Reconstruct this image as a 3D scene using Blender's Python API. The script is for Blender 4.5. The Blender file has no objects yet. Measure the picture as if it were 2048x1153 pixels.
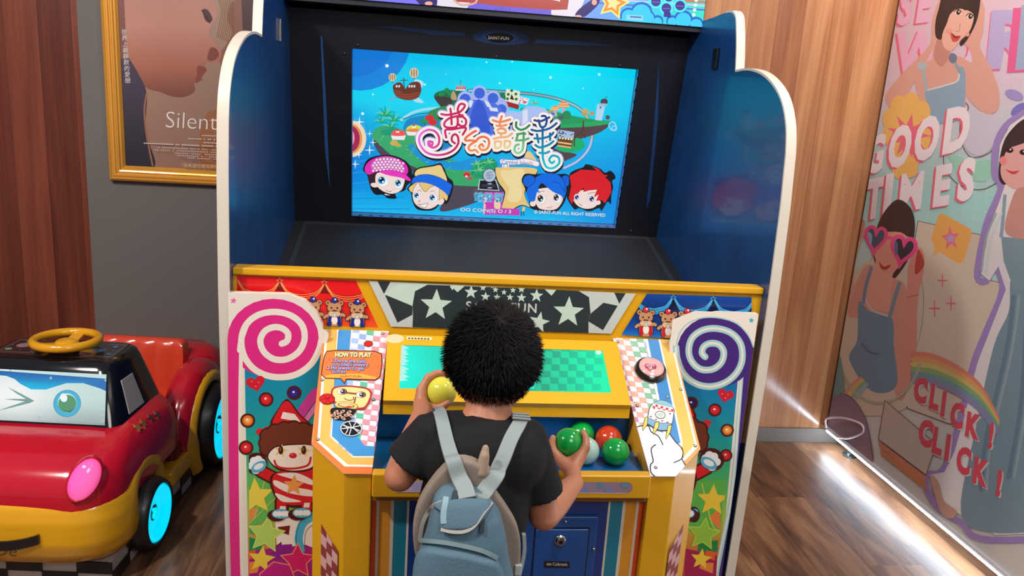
import bpy, bmesh, math, random
from mathutils import Vector, Matrix, geometry
PI = math.pi
rnd = random.Random(7)
scene = bpy.context.scene
COL = scene.collection

# ---------------------------------------------------------------- camera
FPX, PITCH, YAW, ROLL = 1578.53, .233804, .125861, .0667067
CAM = Vector((0, 0, 1.42))
_cp, _sp, _cy, _sy = math.cos(PITCH), math.sin(PITCH), math.cos(YAW), math.sin(YAW)
FW = Vector((_sy*_cp, _cy*_cp, -_sp))
_r0 = Vector((_cy, -_sy, 0)); _u0 = _r0.cross(FW)
RT = math.cos(ROLL)*_r0 + math.sin(ROLL)*_u0
UP = -math.sin(ROLL)*_r0 + math.cos(ROLL)*_u0
cd = bpy.data.cameras.new('camera'); cam = bpy.data.objects.new('camera', cd); COL.objects.link(cam)
cam.matrix_world = Matrix(((RT.x, UP.x, -FW.x, CAM.x), (RT.y, UP.y, -FW.y, CAM.y), (RT.z, UP.z, -FW.z, CAM.z), (0, 0, 0, 1)))
cd.sensor_width = 36; cd.lens = 36*FPX/2048; cd.clip_start = .05; cd.clip_end = 50
scene.camera = cam

# ---------------------------------------------------------------- world, lamps, exposure
w = bpy.data.worlds.new('room_light'); scene.world = w; w.use_nodes = True
w.node_tree.nodes['Background'].inputs[0].default_value = (.62, .66, .78, 1)
w.node_tree.nodes['Background'].inputs[1].default_value = .30
def area(name, loc, target, size, energy, col, shape='DISK', size_y=None):
    d = bpy.data.lights.new(name, 'AREA'); d.shape = shape; d.size = size; d.energy = energy; d.color = col
    if size_y: d.shape = 'RECTANGLE'; d.size_y = size_y
    o = bpy.data.objects.new(name, d); COL.objects.link(o); o.location = loc
    o.rotation_euler = (Vector(target)-Vector(loc)).to_track_quat('-Z', 'Y').to_euler(); return o
area('ceiling_spot_lamp', (-1.25, .55, 2.75), (.1, 2.3, .6), .16, 40, (1, .93, .84))
area('front_fill_light', (.9, -.9, 2.8), (.5, 2.2, .6), 1.3, 29, (1, .95, .9))  # added broad fill from the viewer's side, not a real fixture
area('wall_washer_lamp', (1.62, 2.35, 2.75), (1.45, 3.15, 1.1), .3, 16, (1, .86, .68))
area('booth_fill_light', (1.0, .9, 2.75), (1.9, 2.3, .8), .4, 32, (1, .92, .86))  # added fill that brightens the printed booth side, no fixture there
area('side_ceiling_lamp', (-1.9, 1.0, 2.7), (-1.0, 2.9, .5), .4, 30, (1, .84, .78))
scene.view_settings.view_transform = 'Standard'; scene.view_settings.look = 'None'
scene.view_settings.exposure = 0; scene.view_settings.gamma = 1
scene.view_settings.use_curve_mapping = False
scene.cycles.use_denoising = True
scene.cycles.max_bounces = 8

# ---------------------------------------------------------------- helpers
def lin(c):
    if isinstance(c, str):
        c = c.lstrip('#'); c = [int(c[i:i+2], 16)/255 for i in (0, 2, 4)]
    return tuple(v/12.92 if v <= .04045 else ((v+.055)/1.055)**2.4 for v in c[:3])
def ray(x, y): return FW*FPX + RT*(x-1024) + UP*(576.5-y)
def hit(x, y, P0, n):
    d = ray(x, y); return CAM + d*((P0-CAM).dot(n)/d.dot(n))
def at(x, y, ax, v):
    d = ray(x, y); i = 'xyz'.index(ax); return CAM + d*((v-CAM[i])/d[i])
MATS = {}
def mat(name, col='888888', rough=.5, metal=0, emit=0, coat=0, spec=.5, bump=0, bscale=200, alpha=1, trans=0, vary=0):
    if name in MATS: return MATS[name]
    m = bpy.data.materials.new(name); m.use_nodes = True; nt = m.node_tree; b = nt.nodes['Principled BSDF']
    c = lin(col) + (1,)
    b.inputs['Base Color'].default_value = c; b.inputs['Roughness'].default_value = rough
    b.inputs['Metallic'].default_value = metal; b.inputs['Coat Weight'].default_value = coat
    b.inputs['Coat Roughness'].default_value = .06
    b.inputs['Specular IOR Level'].default_value = spec; b.inputs['Alpha'].default_value = alpha
    b.inputs['Transmission Weight'].default_value = trans
    if emit: b.inputs['Emission Color'].default_value = c; b.inputs['Emission Strength'].default_value = emit
    if bump or vary:
        tc = nt.nodes.new('ShaderNodeTexCoord'); n = nt.nodes.new('ShaderNodeTexNoise'); n.inputs['Scale'].default_value = bscale; n.inputs['Detail'].default_value = 4
        nt.links.new(tc.outputs['Object'], n.inputs['Vector'])
        if bump:
            bp = nt.nodes.new('ShaderNodeBump'); bp.inputs['Strength'].default_value = bump; bp.inputs['Distance'].default_value = .002
            nt.links.new(n.outputs['Fac'], bp.inputs['Height']); nt.links.new(bp.outputs['Normal'], b.inputs['Normal'])
        if vary:
            h = nt.nodes.new('ShaderNodeHueSaturation'); mr = nt.nodes.new('ShaderNodeMapRange')
            mr.inputs[1].default_value = .3; mr.inputs[2].default_value = .7; mr.inputs[3].default_value = 1-vary; mr.inputs[4].default_value = 1+vary
            nt.links.new(n.outputs['Fac'], mr.inputs[0]); nt.links.new(mr.outputs[0], h.inputs['Value'])
            h.inputs['Color'].default_value = c; nt.links.new(h.outputs[0], b.inputs['Base Color'])
    MATS[name] = m; return m
def printmat(name, rough=.35, emit=0, coat=0, k=1.0):
    if name in MATS: return MATS[name]
    m = bpy.data.materials.new(name); m.use_nodes = True; nt = m.node_tree; b = nt.nodes['Principled BSDF']
    a = nt.nodes.new('ShaderNodeAttribute'); a.attribute_name = 'ink'
    b.inputs['Roughness'].default_value = rough; b.inputs['Coat Weight'].default_value = coat
    if emit:
        b.inputs['Base Color'].default_value = (.01, .01, .01, 1)
        nt.links.new(a.outputs['Color'], b.inputs['Emission Color']); b.inputs['Emission Strength'].default_value = emit
    else: nt.links.new(a.outputs['Color'], b.inputs['Base Color'])
    MATS[name] = m; return m
def woodmat(name, c1, c2, c3, axis='z', plank=.12, rough=.3, length=None, gx=14, along=1.2):
    """planks running along an axis, grain stretched the same way"""
    m = bpy.data.materials.new(name); m.use_nodes = True; nt = m.node_tree; N = nt.nodes; L = nt.links; b = N['Principled BSDF']
    tc = N.new('ShaderNodeTexCoord'); sp = N.new('ShaderNodeSeparateXYZ'); L.new(tc.outputs['Object'], sp.inputs[0])
    def mth(op, a, b_=None):
        q = N.new('ShaderNodeMath'); q.operation = op
        for i, v in enumerate((a, b_)):
            if v is None: continue
            if hasattr(v, 'is_output') or hasattr(v, 'links'): L.new(v, q.inputs[i])
            else: q.inputs[i].default_value = v
        return q.outputs[0]
    across = sp.outputs['X']; lon = sp.outputs['Z'] if axis == 'z' else sp.outputs['Y']
    u = mth('DIVIDE', across, plank); fl = mth('FLOOR', u); fr = mth('FRACT', u)
    wn = N.new('ShaderNodeTexWhiteNoise'); wn.noise_dimensions = '1D'; L.new(fl, wn.inputs['W'])
    if length:
        v = mth('ADD', mth('DIVIDE', lon, length), mth('MULTIPLY', wn.outputs['Value'], 5)); f2 = mth('FLOOR', v)
        w2 = N.new('ShaderNodeTexWhiteNoise'); w2.noise_dimensions = '2D'; cm = N.new('ShaderNodeCombineXYZ'); L.new(fl, cm.inputs[0]); L.new(f2, cm.inputs[1]); L.new(cm.outputs[0], w2.inputs['Vector']); rv = w2.outputs['Value']
    else: rv = wn.outputs['Value']
    co = N.new('ShaderNodeCombineXYZ'); L.new(mth('MULTIPLY', across, gx), co.inputs[0]); L.new(mth('MULTIPLY', lon, along), co.inputs[1]); L.new(mth('MULTIPLY', rv, 17), co.inputs[2])
    n1 = N.new('ShaderNodeTexNoise'); n1.inputs['Scale'].default_value = 1.6; n1.inputs['Detail'].default_value = 7; n1.inputs['Distortion'].default_value = 1.1; L.new(co.outputs[0], n1.inputs['Vector'])
    co2 = N.new('ShaderNodeCombineXYZ'); L.new(mth('MULTIPLY', across, gx*14), co2.inputs[0]); L.new(mth('MULTIPLY', lon, along*5), co2.inputs[1]); L.new(mth('MULTIPLY', rv, 9), co2.inputs[2])
    n2 = N.new('ShaderNodeTexNoise'); n2.inputs['Scale'].default_value = 1.2; n2.inputs['Detail'].default_value = 4; L.new(co2.outputs[0], n2.inputs['Vector'])
    f = mth('ADD', mth('ADD', mth('MULTIPLY', n1.outputs['Fac'], .75), mth('MULTIPLY', n2.outputs['Fac'], .25)), mth('MULTIPLY', mth('SUBTRACT', rv, .5), .22))
    cr = N.new('ShaderNodeValToRGB'); e = cr.color_ramp.elements
    e[0].position = .3; e[0].color = lin(c1)+(1,); e[1].position = .72; e[1].color = lin(c3)+(1,); q = e.new(.5); q.color = lin(c2)+(1,)
    L.new(f, cr.inputs[0])
    g = mth('LESS_THAN', fr, .012 if axis == 'z' else .02); mx = N.new('ShaderNodeMixRGB'); L.new(mth('MULTIPLY', g, .6), mx.inputs[0]); L.new(cr.outputs[0], mx.inputs[1]); mx.inputs[2].default_value = (.02, .01, .008, 1)
    L.new(mx.outputs[0], b.inputs['Base Color']); b.inputs['Roughness'].default_value = rough
    bp = N.new('ShaderNodeBump'); bp.inputs['Strength'].default_value = .08; bp.inputs['Distance'].default_value = .002; L.new(n2.outputs['Fac'], bp.inputs['Height']); L.new(bp.outputs[0], b.inputs['Normal'])
    return m

def tag(o, label, cat, group=None):
    o['label'] = label; o['category'] = cat
    if group: o['group'] = group
    return o
def thing(name, label, cat, loc=(0, 0, 0), group=None):
    o = bpy.data.objects.new(name, None); COL.objects.link(o); o.location = loc; o.empty_display_size = .1
    return tag(o, label, cat, group)
def root_loc(p):
    v = Vector((0, 0, 0))
    while p: v += Vector(p.location); p = p.parent
    return v
def link(name, me, m=None, parent=None, smooth=False, kind=None):
    """geometry is given in world coordinates; the child is shifted into its parent's frame"""
    o = bpy.data.objects.new(name, me); COL.objects.link(o)
    if m is not None and not me.materials:
        for q in (m if isinstance(m, (list, tuple)) else [m]): me.materials.append(q)
    if parent:
        s = root_loc(parent); me.transform(Matrix.Translation(-s)); o.parent = parent
    if smooth:
        me.polygons.foreach_set('use_smooth', [True]*len(me.polygons))
    if kind: o['kind'] = kind
    me.update(); return o
def sharp(me, deg=35):
    bm = bmesh.new(); bm.from_mesh(me)
    for e in bm.edges:
        e.smooth = not (len(e.link_faces) == 2 and e.calc_face_angle(0) > math.radians(deg))
    for f in bm.faces: f.smooth = True
    bm.to_mesh(me); bm.free()
class MB:
    """collects shapes (world coordinates) into one mesh object"""
    def __init__(s): s.v = []; s.f = []; s.mi = []; s.cur = 0
    def add(s, vs, fs):
        b = len(s.v); s.v += [tuple(q) for q in vs]; s.f += [[b+i for i in f] for f in fs]; s.mi += [s.cur]*len(fs)
    def box(s, a, b):
        (x0, y0, z0), (x1, y1, z1) = a, b
        s.add([(x0, y0, z0), (x1, y0, z0), (x1, y1, z0), (x0, y1, z0), (x0, y0, z1), (x1, y0, z1), (x1, y1, z1), (x0, y1, z1)],
              [[0, 3, 2, 1], [4, 5, 6, 7], [0, 1, 5, 4], [1, 2, 6, 5], [2, 3, 7, 6], [3, 0, 4, 7]])
    def prism(s, pts, off):
        """pts: planar loop of 3D points, off: extrusion vector"""
        n = len(pts); off = Vector(off); p = [Vector(q) for q in pts]; q = [v+off for v in p]
        s.add(p+q, [list(range(n))[::-1], list(range(n, 2*n))]+[[i, (i+1) % n, n+(i+1) % n, n+i] for i in range(n)])
    def loft(s, rings, cap=True, closed=True):
        n = len(rings[0]); vs = [q for r in rings for q in r]; fs = []
        for k in range(len(rings)-1):
            for i in range(n if closed else n-1):
                j = (i+1) % n; fs.append([k*n+i, k*n+j, (k+1)*n+j, (k+1)*n+i])
        if cap: fs.append(list(range(n))[::-1]); fs.append([(len(rings)-1)*n+i for i in range(n)])
        s.add(vs, fs)
    def tube(s, pts, r, n=10, cap=True, closed=False):
        pts = [Vector(p) for p in pts]; m = len(pts); rings = []; rs = r if isinstance(r, (list, tuple)) else [r]*m
        prev = None
        for i, p in enumerate(pts):
            if closed: t = (pts[(i+1) % m]-pts[i-1]).normalized()
            else: t = (pts[min(i+1, m-1)]-pts[max(i-1, 0)]).normalized()
            if prev is None:
                a = Vector((0, 0, 1)) if abs(t.z) < .9 else Vector((1, 0, 0)); u = t.cross(a).normalized()
            else: u = (prev - t*prev.dot(t)).normalized()
            prev = u; v = t.cross(u)
            rings.append([p+(u*math.cos(2*PI*k/n)+v*math.sin(2*PI*k/n))*rs[i] for k in range(n)])
        if closed: rings.append(rings[0]); cap = False
        s.loft(rings, cap)
    def lathe(s, c, axis, prof, n=32, cap=True):
        """prof: (radius, height along axis)"""
        c = Vector(c); ax = Vector(axis).normalized(); a = Vector((0, 0, 1)) if abs(ax.z) < .9 else Vector((1, 0, 0))
        u = ax.cross(a).normalized(); v = ax.cross(u)
        s.loft([[c+ax*h+(u*math.cos(2*PI*k/n)+v*math.sin(2*PI*k/n))*max(r, 1e-5) for k in range(n)] for r, h in prof], cap)
    def ball(s, c, r, n=24, m=14, R=None):
        c = Vector(c); rr = r if isinstance(r, (tuple, list)) else (r, r, r); rings = []
        for i in range(m+1):
            t = PI*i/m; rings.append([])
            for k in range(n):
                q = Vector((rr[0]*math.sin(t)*math.cos(2*PI*k/n), rr[1]*math.sin(t)*math.sin(2*PI*k/n), -rr[2]*math.cos(t)))
                if i in (0, m): q = Vector((q.x+1e-5*math.cos(2*PI*k/n), q.y+1e-5*math.sin(2*PI*k/n), q.z))
                rings[-1].append(c+(R @ q if R else q))
        s.loft(rings)
    def cap(s, a, b, ra, rb, n=16):
        """tapered capsule from a to b"""
        a = Vector(a); b = Vector(b); t = (b-a).normalized(); q = Vector((0, 0, 1)) if abs(t.z) < .9 else Vector((1, 0, 0))
        u = t.cross(q).normalized(); v = t.cross(u); rings = []
        for i in range(1, 7): th = PI/2*i/6; rings.append((a-t*ra*math.cos(th), ra*math.sin(th)))
        for i in range(6): th = PI/2*i/6; rings.append((b+t*rb*math.sin(th), rb*math.cos(th)))
        s.loft([[c+(u*math.cos(2*PI*k/n)+v*math.sin(2*PI*k/n))*r for k in range(n)] for c, r in rings])
    def mesh(s, name='m'):
        me = bpy.data.meshes.new(name); me.from_pydata(s.v, [], s.f); me.update(); me.validate()
        bm = bmesh.new(); bm.from_mesh(me); bmesh.ops.remove_doubles(bm, verts=bm.verts, dist=2e-6); bmesh.ops.recalc_face_normals(bm, faces=bm.faces)
        bm.to_mesh(me); bm.free(); return me
    def build(s, name, m, parent=None, smooth=False, bevel=0, kind=None, deg=35, seg=2):
        me = bpy.data.meshes.new(name); me.from_pydata(s.v, [], s.f)
        for i, p in enumerate(me.polygons): p.material_index = s.mi[i]
        bm = bmesh.new(); bm.from_mesh(me); bmesh.ops.remove_doubles(bm, verts=bm.verts, dist=2e-6); bmesh.ops.recalc_face_normals(bm, faces=bm.faces)
        bm.to_mesh(me); bm.free()
        o = link(name, me, m, parent, smooth, kind)
        if bevel:
            bv = o.modifiers.new('bevel', 'BEVEL'); bv.width = bevel; bv.segments = seg; bv.limit_method = 'ANGLE'; bv.angle_limit = math.radians(30); bv.harden_normals = False
            me.polygons.foreach_set('use_smooth', [True]*len(me.polygons)); o.modifiers.new('wn', 'WEIGHTED_NORMAL').keep_sharp = True
        elif smooth: sharp(me, deg)
        return o
def spl(pts, closed=False, n=6):
    """Catmull-Rom through 2D or 3D points"""
    P = [Vector(p) for p in pts]; m = len(P); out = []
    rng = range(m) if closed else range(m-1)
    for i in rng:
        if closed: a, b, c, d = P[i-1], P[i], P[(i+1) % m], P[(i+2) % m]
        else: a, b, c, d = P[max(i-1, 0)], P[i], P[i+1], P[min(i+2, m-1)]
        for k in range(n):
            t = k/n; out.append(.5*((2*b)+(c-a)*t+(2*a-5*b+4*c-d)*t*t+(3*b-3*c+d-a)*t**3))
    if not closed: out.append(P[-1].copy())
    return out
def bake(mb, voxel, name, m, parent, smooth_it=6, fac=.5, sub=0):
    """fuse overlapping solids into one continuous surface"""
    me = mb.mesh(); o = bpy.data.objects.new('tmp', me); COL.objects.link(o)
    r = o.modifiers.new('r', 'REMESH'); r.mode = 'VOXEL'; r.voxel_size = voxel
    if smooth_it: q = o.modifiers.new('s', 'SMOOTH'); q.factor = fac; q.iterations = smooth_it
    dg = bpy.context.evaluated_depsgraph_get(); dg.update()
    nm = bpy.data.meshes.new_from_object(o.evaluated_get(dg)); bpy.data.objects.remove(o)
    nm.name = name; nm.materials.clear()
    return link(name, nm, m, parent, True)

class Art:
    """flat printed artwork on a real plane; each call lays one more thin film of ink on it"""
    def __init__(s, P0, n, face=True, step=6e-5):
        s.P0 = Vector(P0); s.n = Vector(n).normalized(); s.v = []; s.f = []; s.c = []; s.k = 1; s.step = step
        s.ox = s.oy = 0; s.sc = 1; s.clip = None
        if (CAM-s.P0).dot(s.n) < 0: s.n = -s.n
    def T(s, ox=0, oy=0, sc=1): s.ox, s.oy, s.sc = ox, oy, sc; return s
    def xf(s, p): return (s.ox+p[0]*s.sc, s.oy+p[1]*s.sc)
    def at(s, p, lift=None):
        l = (s.k+(len(s.f) % 13)*.07)*s.step if lift is None else lift
        return hit(p[0], p[1], s.P0+s.n*l, s.n)
    def _clip(s, poly):
        C = s.clip
        if not C: return poly
        ar = sum(C[i][0]*C[(i+1) % len(C)][1]-C[(i+1) % len(C)][0]*C[i][1] for i in range(len(C)))
        sg = 1 if ar > 0 else -1
        for i in range(len(C)):
            a, b = C[i], C[(i+1) % len(C)]; out = []
            ins = lambda p: sg*((b[0]-a[0])*(p[1]-a[1])-(b[1]-a[1])*(p[0]-a[0])) >= -1e-9
            for j in range(len(poly)):
                p, q = poly[j-1], poly[j]; ip, iq = ins(p), ins(q)
                if ip != iq:
                    d1 = (b[0]-a[0])*(p[1]-a[1])-(b[1]-a[1])*(p[0]-a[0]); d2 = (b[0]-a[0])*(q[1]-a[1])-(b[1]-a[1])*(q[0]-a[0]); t = d1/(d1-d2)
                    out.append((p[0]+(q[0]-p[0])*t, p[1]+(q[1]-p[1])*t))
                if iq: out.append(q)
            poly = out
            if len(poly) < 3: return []
        return poly
    def _face(s, pts, cols):
        pts = s._clip(pts)
        if len(pts) < 3: return
        b = len(s.v); s.v += [tuple(s.at(p)) for p in pts]; s.f.append(list(range(b, b+len(pts))))
        s.c.append([cols(p) if callable(cols) else cols for p in pts])
    def raw(s, pts, col):
        c = col if callable(col) else lin(col)
        tri = geometry.tessellate_polygon([[Vector((p[0], p[1], 0)) for p in pts]])
        for t in tri: s._face([tuple(pts[i][:2]) for i in t], c)
    def poly(s, pts, col, sm=False, line=None, lw=2, n=6):
        if sm: pts = spl([Vector((p[0], p[1])) for p in pts], True, n)
        P = [s.xf(p) for p in pts]; s.raw(P, col); s.k += 1
        if line: s.stroke(pts, lw, line, closed=True, sm=False)
        return s
    def ell(s, x, y, rx, ry=None, col='ffffff', rot=0, line=None, lw=2, n=28, a0=0, a1=360):
        ry = rx if ry is None else ry; r = math.radians(rot); full = a1-a0 >= 360; m = n if full else n+1
        P = []
        for i in range(m):
            t = math.radians(a0+(a1-a0)*i/n); u, v = rx*math.cos(t), ry*math.sin(t)
            P.append((x+u*math.cos(r)-v*math.sin(r), y+u*math.sin(r)+v*math.cos(r)))
        if col: s.poly(P, col)
        if line: s.stroke(P, lw, line, closed=full, sm=False)
        return s
    def star(s, x, y, R, col, rot=0, r=.42, n=5, line=None, lw=2, sy=1):
        P = []
        for i in range(2*n):
            q = R if i % 2 == 0 else R*r; t = math.radians(rot-90+180*i/n); P.append((x+q*math.cos(t), y+q*math.sin(t)*sy))
        return s.poly(P, col, line=line, lw=lw)
    def stroke(s, pts, w, col, closed=False, sm=True, caps=True, n=6, w1=None):
        if sm: pts = spl([Vector((p[0], p[1])) for p in pts], closed, n)
        P = [Vector(s.xf(p)) for p in pts]; Q = [P[0]]
        for p in P[1:]:
            if (p-Q[-1]).length > 1e-4: Q.append(p)
        if closed and (Q[0]-Q[-1]).length < 1e-4: Q.pop()
        P = Q; m = len(P)
        if m < 2: return s
        c = col if callable(col) else lin(col); h = w*s.sc/2; L = []; R = []
        for i in range(m):
            a = P[i-1] if (i > 0 or closed) else P[i]; b = P[(i+1) % m] if (i < m-1 or closed) else P[i]
            d1 = (P[i]-a).normalized() if (P[i]-a).length > 1e-6 else (b-P[i]).normalized(); d2 = (b-P[i]).normalized() if (b-P[i]).length > 1e-6 else d1
            t = d1+d2
            if t.length < .15: t = d1
            t.normalize(); nn = Vector((-t.y, t.x)); k = 1/max(.45, nn.dot(Vector((-d1.y, d1.x)))) if d1.length else 1
            hh = h if w1 is None else (h+(w1*s.sc/2-h)*i/(m-1))
            L.append(P[i]+nn*hh*k); R.append(P[i]-nn*hh*k)
        for i in range(m if closed else m-1):
            j = (i+1) % m
            for t in ((L[i], L[j], R[j]), (L[i], R[j], R[i])): s._face([tuple(q) for q in t], c)
        if caps and not closed and w1 is None and w*s.sc > 1.2:
            s.k += 1
            for q in (P[0], P[-1]): s._face([(q.x+h*math.cos(PI*i/5), q.y+h*math.sin(PI*i/5)) for i in range(10)], c)
        s.k += 1; return s
    def text(s, txt, x, y, size, col, ux=(1, 0), uy=None, off=0, wide=1, align='LEFT', sp=1):
        """x, y: baseline start in current units, ux: baseline direction; size: letter em height"""
        cu = bpy.data.curves.new('t', 'FONT'); cu.body = txt; cu.size = 1; cu.offset = off; cu.align_x = align; cu.resolution_u = 3; cu.space_character = sp
        o = bpy.data.objects.new('t', cu); COL.objects.link(o); dg = bpy.context.evaluated_depsgraph_get(); dg.update()
        me = bpy.data.meshes.new_from_object(o.evaluated_get(dg)); bpy.data.objects.remove(o)
        l = math.hypot(*ux); ux = (ux[0]/l, ux[1]/l)
        if uy is None: uy = (ux[1], -ux[0])
        c = col if callable(col) else lin(col)
        for f in me.polygons:
            P = []
            for i in f.vertices:
                v = me.vertices[i].co; P.append(s.xf((x+(v.x*ux[0]*wide+v.y*uy[0])*size, y+(v.x*ux[1]*wide+v.y*uy[1])*size)))
            s._face(P, c)
        bpy.data.meshes.remove(me); s.k += 1; return s
    def grad(s, quad, fn, nx=12, ny=8):
        """quad: 4 corners TL,TR,BR,BL; fn(u,v)->hex or rgb"""
        a, b, c, d = [Vector(s.xf(q)) for q in quad]
        g = [[(a+(b-a)*(i/nx))+((d+(c-d)*(i/nx))-(a+(b-a)*(i/nx)))*(j/ny) for i in range(nx+1)] for j in range(ny+1)]
        for j in range(ny):
            for i in range(nx):
                P = [(i, j), (i+1, j), (i+1, j+1), (i, j+1)]; V = [tuple(g[q][p]) for p, q in P]
                cs = [lin(fn(p/nx, q/ny)) for p, q in P]
                if s.clip and len(s._clip(V)) != 4 or s.clip and any((Vector(a)-Vector(b)).length > 1e-6 for a, b in zip(sorted(s._clip(V)), sorted(V))):
                    s._face(V, tuple(sum(c[k] for c in cs)/4 for k in range(3)))
                else:
                    bb = len(s.v); s.v += [tuple(s.at(p)) for p in V]; s.f.append([bb, bb+1, bb+2, bb+3]); s.c.append(cs)
        s.k += 1; return s
    def slab(s, pts, thick, col, edge=None):
        """solid board behind the print, outline in pixels (current units)"""
        P = [s.xf(p) for p in pts]; f = [s.at(p, 0) for p in P]; b = [q-s.n*thick for q in f]; n = len(P); c = lin(col); e = lin(edge or col)
        k0 = len(s.v); s.v += [tuple(q) for q in f+b]; F = [list(range(n)), list(range(2*n-1, n-1, -1))]+[[i, n+i, n+(i+1) % n, (i+1) % n] for i in range(n)]
        s.f += [[k0+i for i in q] for q in F]; s.c += [[c]*n, [e]*n]+[[e]*4]*n
        return s
    def build(s, name, m, parent=None, kind=None):
        me = bpy.data.meshes.new(name); me.from_pydata(s.v, [], s.f)
        at_ = me.color_attributes.new('ink', 'FLOAT_COLOR', 'CORNER'); flat = []
        for cc in s.c:
            for q in cc: flat += [q[0], q[1], q[2], 1]
        at_.data.foreach_set('color', flat)
        return link(name, me, m, parent, False, kind)
def mix(a, b, t):
    t = max(0, min(1, t)); h = lambda c: [int(c[i:i+2], 16)/255 for i in (0, 2, 4)] if isinstance(c, str) else c
    a, b = h(a), h(b); return tuple(a[i]+(b[i]-a[i])*t for i in range(3))
def ramp(stops, t):
    for i in range(len(stops)-1):
        if t <= stops[i+1][0]:
            return mix(stops[i][1], stops[i+1][1], (t-stops[i][0])/(stops[i+1][0]-stops[i][0]))
    return mix(stops[-1][1], stops[-1][1], 0)
def ygrad(y0, y1, stops):
    return lambda p: lin(ramp(stops, (p[1]-y0)/(y1-y0)))
# ================================================================ the room
WY = 3.15
oak = woodmat('oak_wall_veneer', '865438', 'a5714e', 'c29068', 'z', .115, .16, gx=6, along=.45)
redwood = woodmat('dark_cherry_wall_veneer', '54241a', '6c3424', '844632', 'z', .115, .3, gx=6, along=.45)
floorm = woodmat('laminate_floor', '3a241a', '6e4a34', '9c7452', 'y', .19, .40, 1.25, 9, 1.5)
m = MB(); m.box((-4, -2.5, -.05), (4.5, 3.3, 0)); m.build('floor', floorm, kind='structure')
m = MB(); m.box((-.45, WY, 0), (4.5, WY+.1, 3)); m.build('wall_back', oak, kind='structure')
m = MB(); m.box((-1.242, WY-.004, 0), (-.45, WY+.1, 3)); m.build('wall_centre', mat('charcoal_wall_paint', '6a6663', .85, bump=.25, bscale=500), kind='structure')
m = MB(); m.box((-4, WY, 0), (-1.242, WY+.1, 3)); m.build('wall_left', redwood, kind='structure')
zb = at(1560, 857, 'y', WY-.012).z
m = MB(); m.box((-.45, WY-.014, 0), (1.95, WY, zb)); m.build('baseboard_back', mat('grey_skirting', '6e6660', .35), kind='structure', bevel=.002)

# ---------------------------------------------------------------- framed film poster
fr = thing('framed_poster', 'gold-framed film poster of two faces in profile on the charcoal wall', 'poster', (-.78, WY, 1.0))
FY = WY-.04; a = at(218, 362, 'y', FY); b_ = at(252, 331, 'y', FY)
fx0, fz0 = at(215, 300, 'y', FY).x-.004, a.z; fx1, fz1 = -.46, fz0+1.15
prof = [(0, 0), (0, .018), (.004, .026), (.010, .030), (.014, .026), (.017, .026), (.021, .031), (.027, .030), (.029, .025), (.033, .025), (.037, .029), (.042, .027), (.044, .021), (.050, .021), (.054, .016), (.058, .012), (.058, 0)]
def mould(x0, x1, z0, z1, prof, yb):
    r = []
    for d, h in prof: r.append([(x0+d, yb-h, z0+d), (x1-d, yb-h, z0+d), (x1-d, yb-h, z1-d), (x0+d, yb-h, z1-d)])
    q = MB(); vs = [v for k in r for v in k]; fs = []
    for k in range(len(r)-1):
        for i in range(4): j = (i+1) % 4; fs.append([k*4+i, k*4+j, (k+1)*4+j, (k+1)*4+i])
    q.add(vs, fs); return q
mould(fx0, fx1, fz0, fz1, prof, WY-.006).build('frame', mat('gold_frame', 'd89c3c', .34, .3, coat=.3), fr, smooth=True, deg=25)
m = MB(); m.box((fx0+.02, WY-.010, fz0+.02), (fx1-.02, WY-.004, fz1-.02)); m.build('backboard', mat('black_board', '14161a', .6), fr)
A = Art((0, WY-.014, 1), (0, -1, 0)); A.T(0, 0, .3469); A.clip = [(236, -600), (700, -600), (700, 372), (250, 330), (236, 0)]
c0 = [(680, -900), (1500, -900), (1500, 1020), (728, 950)]
A.poly(c0, ygrad(-300, 350, [(0, 'a89484'), (.55, 'd0bcaa'), (.78, 'd8bca8'), (1, '8c6454')]))
A.poly([(1500, -500), (1390, -60), (1330, 20), (1310, 110), (1340, 190), (1300, 260), (1260, 330), (1300, 420), (1380, 520), (1500, 600)], '8a5c50', True)
A.poly([(1230, 640), (1190, 660), (1150, 800), (1170, 960), (1400, 960), (1400, 600)], '9a6440', True)
A.poly([(500, -300), (1170, -300), (1190, -40), (1245, 30), (1252, 90), (1215, 150), (1205, 200), (1240, 250), (1275, 300), (1262, 352), (1195, 362), (1180, 385), (1192, 410), (1160, 440), (1168, 462), (1122, 482), (1125, 520), (1085, 552), (1010, 560), (920, 530), (830, 495), (740, 340), (600, 300)],
       ygrad(-60, 190, [(0, 'a8786c'), (.45, 'b88474'), (.8, 'a46450'), (1, '7c4a40')]), True)
A.poly([(1195, 330), (1215, 275), (1250, 285), (1262, 318), (1240, 345), (1205, 350)], '7c4438', True)
A.poly([(1140, 380), (1190, 395), (1170, 435), (1150, 470), (1125, 475), (1135, 430)], '84463c', True)
A.poly([(1170, 55), (1200, 60), (1225, 110), (1205, 130), (1180, 110)], '4c3030', True)
A.stroke([(1165, 60), (1190, 100), (1210, 132)], 8, '2e1c1c')
for i in range(9): A.stroke([(1240+12*i, -60), (1275+9*i, 60+6*i), (1262+10*i, 150+8*i), (1250+9*i, 215+i*4)], 3, '8a5a34')
A.poly([(1380, -200), (1500, -200), (1500, 200), (1400, 190), (1395, 60)], '4a3430')
A.poly([(683, 300), (740, 335), (800, 430), (845, 540), (838, 700), (850, 800), (890, 962), (720, 960)], ygrad(100, 335, [(0, '4e4256'), (1, '2c2830')]), True)
A.poly([(600, -300), (700, -300), (730, 330), (700, 340), (500, 300)], '7a504c')
A.stroke([(845, 540), (832, 640), (845, 780), (880, 955)], 9, '9c6a50')
for i, ch in enumerate('世界上最靜默的愛戀'): A.text(ch, 698+i*2.6, 196+i*35, 34, 'd8d0cc', (1, .06))
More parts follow.
